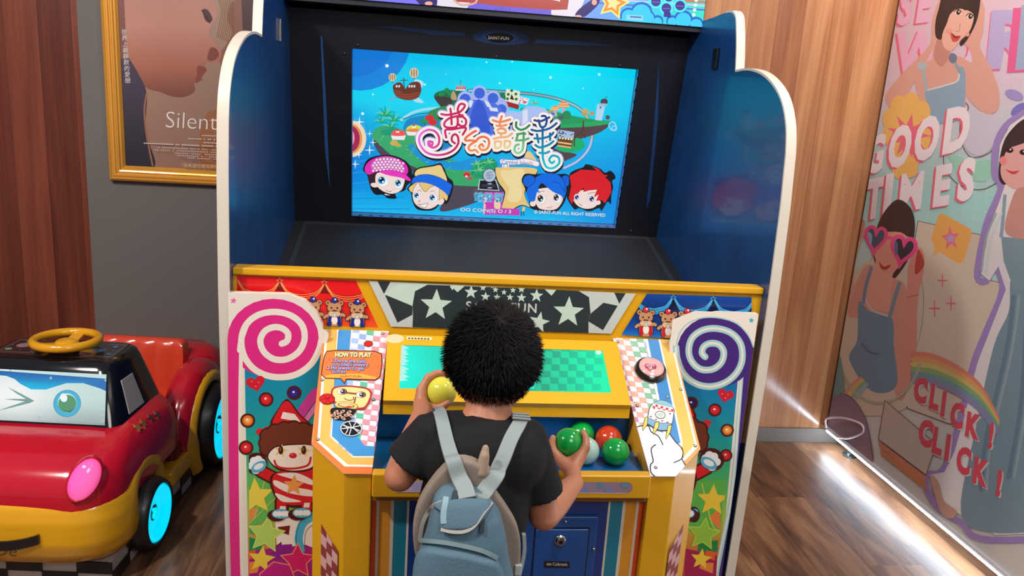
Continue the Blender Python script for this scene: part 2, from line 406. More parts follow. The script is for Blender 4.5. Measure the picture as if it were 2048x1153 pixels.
A.text('Silent', 948, 736, 138, 'e8e0da', (1, .05), off=-.014, wide=1.0)
for i, (x, y, l) in enumerate([(1165, 782, 9), (1085, 800, 7), (1175, 803, 8), (1175, 823, 8), (830, 826, 40), (912, 850, 36), (892, 864, 38), (1010, 884, 26), (1010, 897, 26), (1080, 911, 18)]):
    for k in range(l):
        if rnd.random() < .84:
            x0 = x+k*11.5; h = 11 if i < 5 else 7
            A.stroke([(x0, y+k*.5), (x0+8, y+k*.5+.4)], h*.35, 'd8ccc4', sm=False); A.stroke([(x0+3, y-h*.45+k*.5), (x0+4, y+h*.5+k*.5)], 2, 'd8ccc4', sm=False)
A.text('「我希望你實現夢想，', 1030, 962, 26, 'd8b080', (1, .05), sp=.98)
A.build('poster_print', printmat('poster_ink', .3, coat=.35), fr)

# ---------------------------------------------------------------- photo booth with its printed side and LED strip
BX = 1.865
bt = thing('photo_booth', 'photo booth side wall printed with a girl in denim, pastel shapes and slogans', 'photo booth', (BX, 2.2, 0))
def bz(y, px, py): return at(px, py, 'x', BX)
q0 = at(1650, 850, 'x', BX); q1 = at(2020, 1153, 'x', BX)
zb0 = .085; y0b = 3.125
m = MB(); m.box((BX+.002, .2, zb0), (BX+1.1, y0b, 2.5)); m.build('cabinet', mat('booth_board', 'c8c4c0', .5), bt)
A = Art((BX, 2, 1), (-1, 0, 0), step=1.5e-5); base = [at(0, 0, 'x', BX)]
def pxy(y, z):
    d = Vector((BX, y, z))-CAM; k = d.dot(FW); return (1024+FPX*d.dot(RT)/k, 576.5-FPX*d.dot(UP)/k)
cl = [pxy(y0b, zb0), pxy(y0b, 2.1), pxy(1.35, 2.1), pxy(1.35, zb0)]
A.clip = cl
A.grad([cl[1], cl[2], cl[3], cl[0]], lambda u, v: ramp([(0, 'c6a8b8'), (.3, 'c2aebe'), (.5, '8fc0bc'), (.6, 'a2c4c4'), (.75, 'c0beb4'), (1, 'b8b8b4')], v), 8, 40)
A.T(1600, 0, .5028)
for i in range(26): A.stroke([(260, 330+i*32), (891, 260+i*40)], 1.2, 'b8ccd0', sm=False)
for i in range(16): A.stroke([(330+i*40, 250), (230+i*46, 880)], 1.2, 'b8ccd0', sm=False)
def word(s, x, y, size, c1, c2, ux, uy=None, dx=-9, dy=7, sp=1.0, off=.05, wide=1):
    A.text(s, x+dx, y+dy, size, c2, ux, uy, off=off, sp=sp, wide=wide); A.text(s, x, y, size, c1, ux, uy, off=off, sp=sp, wide=wide)
word('SE', 385, 95, 190, 'd0a4c4', 'c86080', (1, -.12), (.16, -1), sp=1.3, wide=.62, off=.04)
word('W', 372, 300, 240, 'd0a0c0', 'd0607c', (1, -.1), (.14, -1), wide=.7, off=.04)
word('O', 560, 280, 230, 'c8b0cc', 'd0607c', (1, -.05), (.14, -1), wide=.7)
word('R', 732, 262, 300, 'a49cc4', 'cc6088', (1, -.05), (.1, -1), dx=-4)
word('L', 850, 262, 330, '8c9cb8', 'c85888', (1, -.05), (.1, -1), dx=-34, dy=12)
# green room shapes, outline circles
A.poly([(575, 600), (680, 640), (760, 640), (740, 720), (640, 700), (600, 640)], '88bca8', True)
A.stroke([(650, 400), (670, 430), (640, 480), (640, 560), (680, 625), (750, 610), (790, 560)], 4, '6a5450')
A.stroke([(570, 620), (580, 680), (640, 740), (720, 755), (780, 730)], 4, '6a5450')
A.poly([(670, 440), (790, 470), (780, 560), (720, 620), (660, 590), (645, 500)], 'b4b2c0', True)
for (x, y, a, c) in ((852, 378, 20, '8c84b8'), (872, 436, -35, '6a6aae'), (880, 470, -25, '8e86bc')): A.ell(x, y, 38, 20, c, a)
# top figure: girl holding her hair
A.T(1760, 0, .2081)
sk, sk2, blu = 'c49488', 'b07c74', '7a98ae'
A.poly([(620, -60), (560, 20), (500, 200), (480, 420), (340, 580), (220, 700), (60, 900), (70, 1000), (120, 1030), (240, 940), (380, 700), (470, 540), (560, 330), (640, 60)], sk, True)
A.poly([(900, -40), (1000, 60), (990, 300), (960, 450), (1060, 640), (1140, 860), (1140, 1030), (1060, 1100), (960, 1060), (840, 930), (820, 760), (720, 600), (760, 540), (880, 600), (860, 480), (800, 360)], sk, True)
A.poly([(520, 420), (640, 470), (700, 540), (840, 600), (830, 900), (780, 1060), (480, 1120), (360, 900), (340, 680), (440, 600), (500, 560)], sk, True)
A.poly([(590, 330), (680, 480), (600, 640), (520, 560), (540, 400)], sk2, True)
A.poly([(440, 870), (600, 830), (740, 780), (760, 640), (820, 700), (810, 1000), (760, 1150), (480, 1180), (450, 1000)], blu, True)
A.stroke([(440, 870), (600, 828), (745, 775), (760, 660)], 14, 'c0c4c8'); A.stroke([(400, 620), (430, 760), (440, 870)], 30, '8fa4b4'); A.stroke([(690, 520), (720, 600), (770, 700)], 28, '7c90a4')
A.ell(405, 635, 46, 40, '9cacb8'); A.ell(700, 560, 40, 48, '5c7088')
A.poly([(640, -80), (560, 100), (530, 240), (540, 360), (600, 370), (640, 250), (700, 130), (850, 110), (900, 160), (860, 300), (770, 400), (780, 440), (840, 380), (930, 200), (965, 0), (950, -100)], '1e2026', True)
A.poly([(690, 110), (640, 230), (600, 330), (600, 420), (640, 480), (700, 480), (780, 380), (860, 300), (900, 180), (880, 120), (780, 85)], 'd0a294', True)
A.poly([(610, 40), (700, -20), (850, -10), (920, 60), (915, 120), (870, 80), (820, 100), (760, 70), (700, 110), (640, 160)], '22242a', True)
for (x, y) in ((750, 118), (866, 158)): A.ell(x, y, 34, 26, 'e8e0e0', 25); A.ell(x+4, y, 22, 26, '2c2024', 20); A.ell(x+10, y-6, 7, 8, 'ffffff'); A.stroke([(x-36, y-6), (x-5, y-30), (x+32, y-4)], 9, '2a1c20')
A.stroke([(770, 230), (760, 295), (735, 300)], 7, 'b07c70')
A.poly([(680, 305), (720, 345), (775, 345), (745, 395), (700, 400), (680, 350)], 'c04848', True); A.poly([(695, 322), (730, 348), (765, 350), (735, 370), (705, 360)], '6a2c34', True)
A.ell(660, 300, 30, 24, 'd09088'); A.ell(840, 330, 20, 22, 'd09088')
# flower and slogan
A.T(1600, 0, .5028)
for i in range(9): t = 2*PI*i/9; A.ell(430+72*math.cos(t), 505+95*math.sin(t), 34, 44, 'dca860')
A.ell(430, 520, 72, 110, 'dca860'); A.poly([(365, 600), (460, 600), (465, 690), (420, 710), (375, 700)], 'dca860', True); A.star(430, 540, 90, 'd06078', 10, .45, 9)
GD = 'd6ccd2'; GR = 'd05c74'
word('G', 262, 690, 200, GD, GR, (1, -.28), (.14, -1), off=.045, wide=.46); word('O', 345, 668, 215, GD, GR, (1, -.28), (.12, -1), off=.05, wide=.52); word('O', 448, 640, 225, GD, GR, (1, -.28), (.12, -1), off=.05, wide=.54); word('D', 562, 606, 235, GD, GR, (1, -.22), (.12, -1), off=.05, wide=.60)
word('T', 258, 868, 210, GD, GR, (1, -.2), (.1, -1), off=.05, wide=.52); word('I', 326, 850, 210, GD, GR, (1, -.2), (.1, -1), off=.06, wide=.7); word('M', 384, 842, 210, GD, GR, (1, -.16), (.1, -1), off=.022, wide=.64); word('E', 525, 815, 210, GD, GR, (1, -.16), (.1, -1), off=.055, wide=.62); word('S', 625, 792, 215, GD, GR, (1, -.16), (.1, -1), off=.055, wide=.62)
# cream cards
A.T(1680, 380, .3121)
A.poly([(500, 200), (905, 290), (860, 560), (1050, 600), (1000, 1160), (1500, 1500), (700, 1500), (430, 1400), (480, 320)], 'beb0a0', line='5c4440', lw=4)
A.poly([(655, 150), (835, 250), (845, 290), (790, 460), (755, 472), (640, 400), (595, 425), (610, 375), (585, 320), (600, 260), (630, 165)], 'd89c54', False); A.star(708, 312, 62, 'd06880', -6, .42, 5, sy=1.3); A.star(708, 312, 36, 'a890b4', -6, .5)
for (x, y, q) in ((657, 582, 26), (711, 728, 26), (606, 760, 32)): A.stroke([(x-q, y), (x+q, y)], 9, 'cc6070', sm=False); A.stroke([(x, y-q*1.6), (x, y+q*1.6)], 7, 'cc6070', sm=False)
# middle figure: girl in heart sunglasses inside an oval mirror
A.ell(300, 820, 230, 470, 'b4b0a0', 8, line='8c8880', lw=5); A.poly([(0, 700), (60, 560), (160, 470), (300, 440), (430, 560), (500, 640), (500, 900), (470, 1100), (420, 1400), (60, 1400), (-10, 900)], 'bcae9c', True)
A.poly([(130, 200), (80, 400), (0, 720), (10, 820), (60, 760), (130, 620), (200, 560), (150, 520), (90, 600), (110, 420), (160, 260)], 'c49486', True)
A.poly([(185, 480), (250, 520), (330, 560), (420, 620), (430, 820), (450, 1000), (420, 1320), (350, 1290), (330, 860), (140, 820), (50, 800), (120, 560)], 'c08878', True)
A.poly([(240, 400), (330, 380), (370, 520), (330, 620), (310, 780), (170, 720), (200, 560)], 'c89080', True)
A.poly([(120, 720), (190, 780), (330, 820), (345, 1000), (360, 1260), (200, 1290), (60, 1090), (110, 960)], '5c7c94', True); A.stroke([(160, 700), (215, 775), (330, 815)], 12, 'b4b0b0'); A.stroke([(200, 500), (165, 620), (150, 720)], 22, '5e7890'); A.stroke([(380, 600), (350, 700), (320, 810)], 26, '6a8090')
A.stroke([(140, 990), (190, 1040), (250, 1055)], 16, '48647e')
A.poly([(500, 370), (540, 420), (530, 560), (500, 700), (490, 1000), (470, 1200), (400, 1250), (400, 900), (430, 620), (440, 480)], 'c48478', True); A.poly([(500, 380), (540, 480), (480, 540)], 'a83c3c', True)
A.stroke([(430, 690), (470, 680), (500, 672)], 8, 'b06a48')
A.poly([(380, 62), (300, 120), (240, 230), (215, 380), (225, 470), (240, 380), (300, 300), (440, 300), (420, 430), (340, 540), (360, 560), (440, 440), (475, 300), (465, 140)], '2a1e24', True)
A.poly([(240, 300), (300, 270), (420, 290), (420, 430), (350, 520), (290, 530), (235, 460), (215, 380)], 'c88878', True)
A.poly([(380, 62), (300, 120), (245, 235), (300, 260), (380, 270), (470, 300), (468, 150)], '2e2228', True)
def heart(x, y, w, h, rot, col, line=None, lw=4):
    P = []
    for i in range(40):
        t = 2*PI*i/40; u = 16*math.sin(t)**3/16*w; v = -(13*math.cos(t)-5*math.cos(2*t)-2*math.cos(3*t)-math.cos(4*t))/16*h
        r = math.radians(rot); P.append((x+u*math.cos(r)-v*math.sin(r), y+u*math.sin(r)+v*math.cos(r)))
    A.poly(P, col, line=line, lw=lw)
heart(228, 310, 66, 92, 8, '3a4a66', 'e04480', 22); heart(405, 380, 76, 100, 12, '22283c', 'e04480', 26)
A.poly([(175, 270), (205, 290), (200, 350), (190, 340)], '7a9cb8', True); A.poly([(350, 330), (370, 350), (365, 420), (350, 400)], '4c6484', True)
A.stroke([(290, 300), (330, 310)], 20, 'e04480'); A.poly([(252, 460), (280, 492), (325, 480), (300, 510), (265, 505)], 'a42c34', True)
A.poly([(110, 200), (150, 190), (155, 240), (130, 320), (115, 280)], 'b87868', True)
# big figure at the right with lilac outline
A.T(1600, 0, .5028)
body = [(891, 450), (820, 500), (780, 580), (775, 690), (800, 740), (780, 800), (740, 900), (705, 1090), (740, 1118), (775, 1060), (805, 1153), (740, 1320), (690, 1450), (640, 1660), (600, 1800), (560, 1880), (500, 1890), (505, 1950), (560, 2030), (640, 2080), (760, 2150), (850, 2150), (1000, 2150), (1300, 2150), (1300, 450)]
A.stroke(body[:20], 26, '8c78ae'); A.stroke([(500, 1890), (505, 1950), (560, 2030), (640, 2080), (760, 2150), (1300, 2120)], 26, '8c78ae')
A.poly([(x+14, y) for x, y in body[:17]]+[(540, 1915), (560, 2010), (660, 2060), (780, 2130), (1000, 2120), (1300, 2100), (1300, 450)], 'c8c4c4')
A.poly([(905, 1100), (840, 1110), (830, 1240), (770, 1380), (700, 1700), (640, 2040), (760, 2120), (1000, 2110), (1300, 2080), (1300, 900), (1000, 900)], '6c8492', True)
A.poly([(800, 940), (891, 940), (1100, 950), (1100, 1200), (850, 1150), (810, 1040)], '708892'); A.stroke([(790, 938), (900, 945), (1100, 950)], 8, 'c4c0c0')
for pts in ([(850, 1180), (820, 1400), (740, 1750), (720, 1950)], [(900, 1300), (880, 1600), (830, 1900)], [(1000, 1250), (960, 1650), (900, 2050)]): A.stroke(pts, 18, '5a7484'); A.stroke([(x+22, y) for x, y in pts], 10, '80969e')
A.poly([(840, 800), (820, 930), (950, 940), (950, 780), (880, 740)], 'b08078', True); A.stroke([(815, 780), (805, 900), (800, 940)], 14, '7890a0'); A.stroke([(800, 850), (760, 950), (740, 1080)], 12, 'b8c0c4'); A.stroke([(780, 850), (740, 950), (722, 1080)], 8, '8e9ca4')
A.poly([(900, 470), (830, 530), (800, 600), (790, 700), (810, 735), (850, 720), (1000, 700), (1000, 470)], '2a242c', True)
A.poly([(850, 570), (805, 640), (800, 700), (830, 740), (870, 750), (960, 700), (960, 560)], 'c89490', True); A.poly([(900, 480), (840, 540), (830, 590), (890, 570), (960, 560), (960, 480)], '30282e')
for x, y in ((834, 598), (888, 606)): A.ell(x, y, 15, 11, '2a1c20'); A.ell(x+3, y-3, 4, 3, 'ffffff')
A.poly([(818, 675), (845, 682), (872, 680), (848, 694)], 'b83444', True); A.ell(808, 640, 14, 18, 'd07878')
# lower part: rainbow, mauve arc, box, CLICK!
A.T(1600, 560, .51435)
for i, c in enumerate(('c47866', 'c89060', 'b8a868', '7c9c68', '648c94', '7c7c9c')): A.stroke([(440, 290+i*20), (520, 300+i*20), (620, 350+i*19), (700, 420+i*17), (765, 540+i*10)], 22, c, n=10)
for i, c in enumerate(('c88068', 'b8a868', '7c9c78', '84a0ac')): A.stroke([(180+14*i, 440+5*i), (210+12*i, 405+5*i), (235+8*i, 385+8*i)], 16, c)
A.ell(310, 250, 165, 230, None, line='9c9c88', lw=10, a0=20, a1=160)
A.poly([(120, 240), (150, 280), (165, 340), (175, 440), (150, 450), (90, 560), (60, 500)], '5c8484', True)
A.poly([(60, 560), (110, 470), (175, 445), (220, 480), (260, 560), (285, 700), (240, 700), (100, 600)], ygrad(780, 930, [(0, '6c6078'), (1, '8c6c78')]), True); A.stroke([(175, 445), (220, 480), (260, 560), (285, 700)], 4, '5c4c50')
A.poly([(330, 470), (305, 620), (490, 760), (530, 640)], 'aca094', line='6a4c40', lw=3)
A.poly([(305, 625), (490, 765), (485, 790), (315, 655)], 'b47058'); A.poly([(312, 655), (488, 790), (492, 822), (318, 682)], 'b0704a')
for ch, x, y in (('C', 440, 462), ('L', 500, 492), ('I', 545, 522), ('C', 582, 560), ('K', 640, 600), ('!', 728, 645)): A.text(ch, x+6, y+6, 122, 'b4b0ac', (1, .38), (.12, -1), off=.06, wide=.6); A.text(ch, x, y, 122, 'c04456', (1, .38), (.12, -1), off=.06, wide=.6)
for ch, x, y in (('C', 458, 632), ('L', 510, 665), ('I', 560, 694), ('C', 605, 738), ('K', 668, 782), ('!', 758, 832)): A.text(ch, x+6, y+6, 130, 'b4b0ac', (1, .38), (.12, -1), off=.06, wide=.6); A.text(ch, x, y, 130, 'c04456', (1, .38), (.12, -1), off=.06, wide=.6)
A.poly([(505, 760), (540, 790), (560, 860), (610, 900), (590, 930), (545, 900)], 'b08c80', True)
A.c = [[tuple(min(.85, v*1.28) for v in q) for q in f] for f in A.c]
A.build('printed_side', printmat('booth_ink', .3, coat=.25), bt)
m = MB(); m.box((BX-.012, .6, zb0-.012), (BX+.03, y0b+.002, zb0+.004)); m.build('sill', mat('clear_sill', 'b8b4b8', .15, coat=.5), bt, bevel=.002)
ly = zb0-.014
m = MB(); m.tube([(BX-.008, .6, ly), (BX-.008, y0b-.02, ly)], .006, 10); led = m.build('led_strip', mat('led_strip_glow', 'd6ecff', .4, emit=72), bt); led['label'] = 'glowing white LED strip'
m = MB(); m.tube(spl([(BX-.012, 3.11, zb0), (BX-.03, 3.09, zb0+.05), (BX-.02, 2.98, zb0+.10), (BX-.006, 2.87, zb0+.12), (BX-.006, 2.85, zb0+.09), (BX-.012, 2.93, zb0+.03), (BX-.012, 3.02, zb0-.005)]), .0045, 8); m.build('cable', mat('white_cable', 'c8b8c0', .4), bt, smooth=True)
for yy in (3.0, 1.9, .9):
    m = MB(); m.lathe((BX+.05, yy, 0), (0, 0, 1), [(.03, 0), (.03, .008), (.012, .014), (.012, zb0-.01)], 20); m.build('foot', mat('foot_metal', '8c9498', .3, 1), bt, smooth=True)
# ================================================================ the ball-throwing arcade cabinet
XL, XR = -.431, .869; XC = .213
am = thing('arcade_machine', 'big blue ball-throwing arcade machine with lit video screen and yellow ball counter', 'arcade machine', (.219, 2.2, 0))
navy = mat('navy_side_laminate', '123e74', .32, coat=.25, vary=.14, bscale=9)
black = mat('black_cabinet_board', '14161f', .38, coat=.12)
yel = mat('yellow_cabinet_paint', 'dfa514', .38, coat=.15)
white_trim = mat('white_edge_trim', 'cfc8bb', .35, coat=.2)
steel = mat('steel', 'a8a8a8', .25, 1)
PR = printmat('glossy_panel_print', .28, coat=.3)
out = [(1.785, 0), (1.779, .24), (1.770, .62), (1.762, .97), (1.770, 1.22), (1.782, 1.34)]
crv = spl([(1.782, 1.34), (1.80, 1.40), (1.84, 1.455), (1.90, 1.495), (1.98, 1.524), (2.07, 1.537), (2.15, 1.535)], n=4)
crv2 = spl([(2.155, 1.537), (2.17, 1.60), (2.19, 1.655), (2.205, 1.682), (2.235, 1.697), (2.28, 1.700)], n=3)
front = out[:-1]+[tuple(p) for p in crv]+[tuple(p) for p in crv2]
full = front+[(2.48, 1.692), (3.08, 1.692), (3.08, 0)]
for x0, x1 in ((XL, XL+.022), (XR-.022, XR)):
    m = MB(); m.prism([(x0, y, z) for y, z in full], (x1-x0, 0, 0)); sp_ = m.build('side_panel', navy, am)
    q = MB(); xa, xb = x0-.0012, x1+.0012
    nrm = []
    for i, (y, z) in enumerate(front):
        a = front[max(i-1, 0)]; b = front[min(i+1, len(front)-1)]; t = Vector((b[0]-a[0], b[1]-a[1])).normalized(); nrm.append(Vector((-t.y, t.x)))
    rings = []
    for (y, z), nn in zip(front, nrm):
        o1 = (y+nn.x*.004, z+nn.y*.004); i1 = (y-nn.x*.002, z-nn.y*.002)
        rings.append([(xa, i1[0], i1[1]), (xa, o1[0], o1[1]), (xb, o1[0], o1[1]), (xb, i1[0], i1[1])])
    q.loft(rings); q.build('edge_trim', white_trim, sp_, smooth=True)
IL, IR = XL+.022, XR-.022
# screen wall: leaning black board with a rectangular opening
B0 = Vector((0, 2.70, .975)); B1 = Vector((0, 2.59, 1.545)); up_ = (B1-B0).normalized(); nB = Vector((0, -up_.z, up_.y))
def bp(x, y): return hit(x, y, B0, nB)
oTL, oTR, oBR, oBL = bp(703, 97), bp(1280, 140), bp(1233, 451), bp(703, 438)
ox0 = (oTL.x+oBL.x)/2; ox1 = (oTR.x+oBR.x)/2; oz0 = (oBL.z+oBR.z)/2; oz1 = (oTL.z+oTR.z)/2
def bpl(x, z, d=0):
    t = (z-B0.z)/up_.z; return Vector((x, B0.y+up_.y*t, z))-nB*d
zt, zb_ = 1.648, .93
m = MB()
for (xa, xb, za, zb2) in ((IL, ox0, zb_, zt), (ox1, IR, zb_, zt), (ox0, ox1, zb_, oz0), (ox0, ox1, oz1, zt)):
    m.prism([bpl(xa, za), bpl(xb, za), bpl(xb, zb2), bpl(xa, zb2)], -nB*.012)
topl = [bpl(IL, zt), bpl(IR, zt), Vector((IR, 2.475, 1.678)), Vector((IL, 2.475, 1.678))]
pass
bd = m.build('screen_surround', black, am)
m = MB(); D = .060
for (xa, xb, za, zb2) in ((ox0-.004, ox0, oz0, oz1), (ox1, ox1+.004, oz0, oz1), (ox0, ox1, oz0-.004, oz0), (ox0, ox1, oz1, oz1+.004)):
    m.prism([bpl(xa, za, .001), bpl(xb, za, .001), bpl(xb, zb2, .001), bpl(xa, zb2, .001)], -nB*D)
m.build('metal_bezel', mat('bezel_metal', '6a84b4', .35, .35), am)
m = MB()
for i in range(26): x = ox0+.03+i*(ox1-ox0-.06)/25; c = bpl(x, oz0, .012); m = MB(); m.box((c.x-.006, c.y-.0015, c.z+.0002), (c.x+.006, c.y+.0015, c.z+.0012)); m.build('bezel_slot', mat('slot_black', '05060a', .7), am)
for i in range(14): z = oz0+.03+i*(oz1-oz0-.06)/13; c = bpl(ox1, z, .014); m = MB(); m.box((c.x-.0012, c.y-.0015, c.z-.005), (c.x-.0002, c.y+.0015, c.z+.005)); m.build('bezel_slot', mat('slot_black', '05060a', .7), am)
m = MB()
for (x, y) in ((689, 107), (716, 90), (993, 113), (1240, 131), (720, 433), (1262, 462)): c = bp(x, y); m = MB(); m.ball(c, .0045, 12, 8); m.build('panel_screw', mat('dull_screw', '4a4a50', .35, .8), am, smooth=True)

# the video picture
S = Art(bpl(0, 1.2, D-.020), nB, step=2.5e-5)
q = [pxx for pxx in ((704, 95), (1282, 138), (1240, 455), (702, 440))]
def toc(P): v = P-CAM; k = v.dot(FW); return (1024+FPX*v.dot(RT)/k, 576.5-FPX*v.dot(UP)/k)
sq = [toc(bpl(x, z, D-.016)) for x, z in ((ox0, oz1), (ox1, oz1), (ox1, oz0), (ox0, oz0))]
S.slab(sq, .010, '0a2a50')
def skyc(u, v):
    c = ramp([(0, '00c0ee'), (.3, '00d8f4'), (.55, '10b8ea'), (.8, '0a98e6'), (1, '18b8ee')], v)
    c = mix(c, '00f0fa', max(0, 1-abs(u-.72)*2.2)*max(0, 1-v*2)); c = mix(c, '0a84e0', max(0, u-.75)*3*v); c = mix(c, '0a5cc8', max(0, .14-u)*5*max(0, 1-abs(v-.62)*3)); return c
S.grad(sq, skyc, 24, 16)
S.clip = sq; S.T(680, 80, .33824)
S.ell(120, 0, 300, 300, '0e86dc'); S.ell(80, -30, 250, 250, '0a78d6')
for i in range(12): S.stroke([(60, 700+i*30), (230+i*18, 660+i*34)], 6, '1fa0e8' if i % 2 else '1090e0')
for x, y, r in ((945, 256, 6), (1245, 222, 8), (1533, 204, 8), (134, 436, 9), (502, 264, 6), (195, 322, 5), (866, 132, 5), (1018, 128, 5), (627, 202, 3), (1438, 286, 4), (1145, 292, 3)): S.ell(x, y, r, r, 'c8f6ff')
S.star(278, 153, 13, 'f2fbff', 10, .6)
# airship
S.poly([(440, 235), (480, 240), (495, 262), (470, 290), (450, 270)], 'b8e0f0', True); S.poly([(425, 330), (470, 345), (495, 372), (450, 368), (430, 350)], 'b0dcf4', True); S.poly([(330, 330), (300, 345), (290, 360), (320, 355)], '60b8e0')
S.poly([(312, 280), (322, 262), (350, 250), (370, 262), (385, 290), (410, 258), (450, 246), (474, 258), (480, 300), (462, 340), (420, 356), (370, 352), (328, 328)], '6a3326', True)
S.poly([(315, 300), (350, 300), (390, 318), (470, 308), (455, 342), (410, 354), (360, 348), (328, 325)], '8a4430', True)
for x in (335, 350, 410, 425, 440): S.poly([(x-5, 268), (x+5, 266), (x+5, 280), (x-5, 282)], 'c8dce4')
for y in (312, 326, 340): S.stroke([(322, y-3), (380, y+6), (470, y-8)], 2, '4a2018')
S.stroke([(376, 225), (382, 300)], 5, '38303a', sm=False); S.stroke([(355, 240), (400, 238)], 4, '38303a', sm=False)
for x, y, r in ((310, 221, 22), (438, 195, 27)):
    S.ell(x, y, r, r*1.12, 'd8c8a8'); 
    for k in (-.55, 0, .55): S.ell(x+r*k, y, r*.16, r*(1.0-.4*abs(k)), 'a8805a')
    S.stroke([(x-6, y+r*1.1), (x, y+r*1.5), (x+6, y+r*1.1)], 3, '6a5040')
# islands
def palm(x, y, s, c='17a06a', c2='7cc890'):
    for a in (-160, -130, -95, -60, -25, 10, 175):
        t = math.radians(a); S.stroke([(x, y), (x+s*.55*math.cos(t), y+s*.55*math.sin(t)-s*.12), (x+s*math.cos(t), y+s*math.sin(t)+s*.14)], s*.17, c if a % 20 else c2, w1=1)
S.poly([(555, 330), (600, 300), (700, 300), (780, 330), (760, 420), (640, 420), (585, 380)], '1e6a48', True); S.poly([(560, 335), (600, 400), (640, 430), (660, 350)], '3c3a38', True)
for x, y in ((600, 320), (632, 300), (655, 318)): S.ell(x, y, 17, 15, '118a50')
S.poly([(655, 340), (668, 300), (684, 320), (690, 352), (668, 356)], 'b89a78', True); S.poly([(682, 300), (690, 270), (730, 268), (742, 298)], 'e8e0e4'); 
for i in range(5): S.poly([(684+i*12, 292), (690+i*12, 274), (697+i*12, 274), (693+i*12, 292)], 'd02a50')
S.stroke([(712, 238), (712, 262)], 3, '303848'); S.ell(712, 268, 24, 8, '50c8c0')
S.stroke([(360, 475), (430, 430), (520, 408), (600, 404)], 16, '9adcf2'); S.stroke([(372, 470), (450, 442), (520, 432)], 5, '384c70')
S.poly([(400, 470), (520, 440), (640, 400), (700, 420), (640, 640), (480, 640), (380, 560)], '1488c8', True)
S.poly([(520, 430), (640, 390), (640, 470), (580, 480)], '2a8a50', True)
S.poly([(190, 560), (240, 510), (330, 520), (440, 560), (520, 640), (700, 720), (960, 800), (960, 860), (680, 862), (600, 800), (430, 760), (240, 650)], '3aa870', True)
S.poly([(200, 590), (330, 700), (560, 800), (700, 858), (1050, 850), (960, 900), (720, 990), (590, 1010), (620, 900), (430, 780), (250, 690)], '4c4656', True)
S.poly([(430, 740), (620, 830), (700, 862), (1000, 858), (900, 780), (640, 720)], '36a868', True)
S.poly([(410, 640), (430, 620), (520, 700), (700, 720), (780, 700), (930, 720), (900, 770), (700, 770), (520, 740)], '1a92dc', True)
for i in range(70): x = rnd.uniform(230, 900); y = 560+(x-230)*.38+rnd.uniform(0, 60); S.ell(x, y, 6, 2.5, rnd.choice(['56c084', '2c9460', '70cc94']))
for x, y, s in ((270, 450, 70), (320, 480, 60), (245, 490, 50), (300, 520, 55)): palm(x, y, s)
S.ell(300, 545, 60, 22, '1a9a78')
for x, y, c, r in ((345, 560, 'e85a60', 44), (440, 535, 'd8d84c', 50)):
    S.poly([(x-r, y+5), (x-r*.8, y+30), (x+r*.8, y+32), (x+r, y+5)], 'f0e8ec'); S.ell(x, y, r, r*.66, c, a0=180, a1=360); S.ell(x, y, r, r*.2, 'e88848' if r > 45 else c); S.ell(x-4, y-r*.38, r*.25, r*.13, 'f2f0d0'); S.ell(x-4, y-r*.62, 6, 7, 'd02840')
S.ell(320, 610, 24, 16, 'c8b058'); S.ell(345, 622, 16, 10, 'c8a850')
for x, y, c in ((500, 480, '169868'), (530, 462, 'd82a30'), (548, 488, 'd82a30'), (570, 520, '169868')): S.ell(x, y, 26, 18, c); S.stroke([(x, y+12), (x, y+34)], 4, '4a3a50')
# railway
rail = [(760, 300), (860, 300), (1000, 310), (1150, 322), (1290, 350), (1390, 390), (1450, 440), (1485, 510), (1488, 590), (1460, 660), (1400, 720), (1320, 760)]
rl = spl([Vector(p) for p in rail], n=10)
S.stroke(rl[:60], 20, '38586a', sm=False); S.stroke(rl[58:80], 20, '8a7858', sm=False); S.stroke(rl[78:], 20, '5a7cb8', sm=False)
for i in range(len(rl)-1):
    t = (rl[i+1]-rl[i]).normalized(); nn = Vector((-t.y, t.x))
    for k in (0, .5): p = rl[i].lerp(rl[i+1], k); S.stroke([p-nn*6, p+nn*6], 5, 'a0c8d0' if i < 60 else 'c8b890' if i < 80 else 'b8c8e8', sm=False, caps=False)
# right island
S.poly([(1080, 400), (1180, 400), (1260, 420), (1380, 450), (1500, 470), (1590, 480), (1580, 505), (1480, 520), (1300, 520), (1200, 460), (1080, 430)], '1c9a5c', True)
S.poly([(1290, 510), (1400, 505), (1580, 500), (1540, 545), (1440, 580), (1370, 600), (1300, 580)], '54444c', True)
S.poly([(1290, 505), (1585, 478), (1590, 495), (1480, 512), (1300, 520)], '22a866', True)
S.poly([(1240, 640), (1330, 660), (1400, 680), (1340, 712), (1280, 740), (1230, 700)], '54444c', True); S.poly([(1280, 640), (1330, 600), (1400, 580), (1440, 600), (1440, 640), (1380, 665), (1310, 660)], '1fae6c', True)
S.stroke([(1440, 480), (1430, 540), (1390, 580), (1385, 630)], 7, '5a3028'); S.stroke([(1430, 540), (1450, 580), (1440, 500)], 4, '5a3028')
S.poly([(1290, 530), (1385, 545), (1380, 585), (1285, 572)], 'a8c0dc'); 
for i in range(18): S.ell(1296+rnd.random()*80, 538+rnd.random()*36, 5, 3, '3a4a80')
S.poly([(1290, 574), (1378, 588), (1370, 640), (1284, 626)], '6a4028')
for i in range(5): S.ell(1300+i*17, 580+i*2, 6, 6, 'f4ecc8')
S.poly([(1290, 600), (1370, 612), (1368, 622), (1290, 610)], 'e0c080'); S.poly([(1288, 620), (1368, 632), (1366, 642), (1286, 630)], 'd8b070')
S.poly([(985, 290), (1065, 305), (1055, 380), (970, 358)], 'e8e8d0'); S.poly([(970, 358), (1060, 385), (1055, 412), (975, 390)], 'a81c28'); S.poly([(1005, 350), (1015, 318), (1030, 356)], '301818')
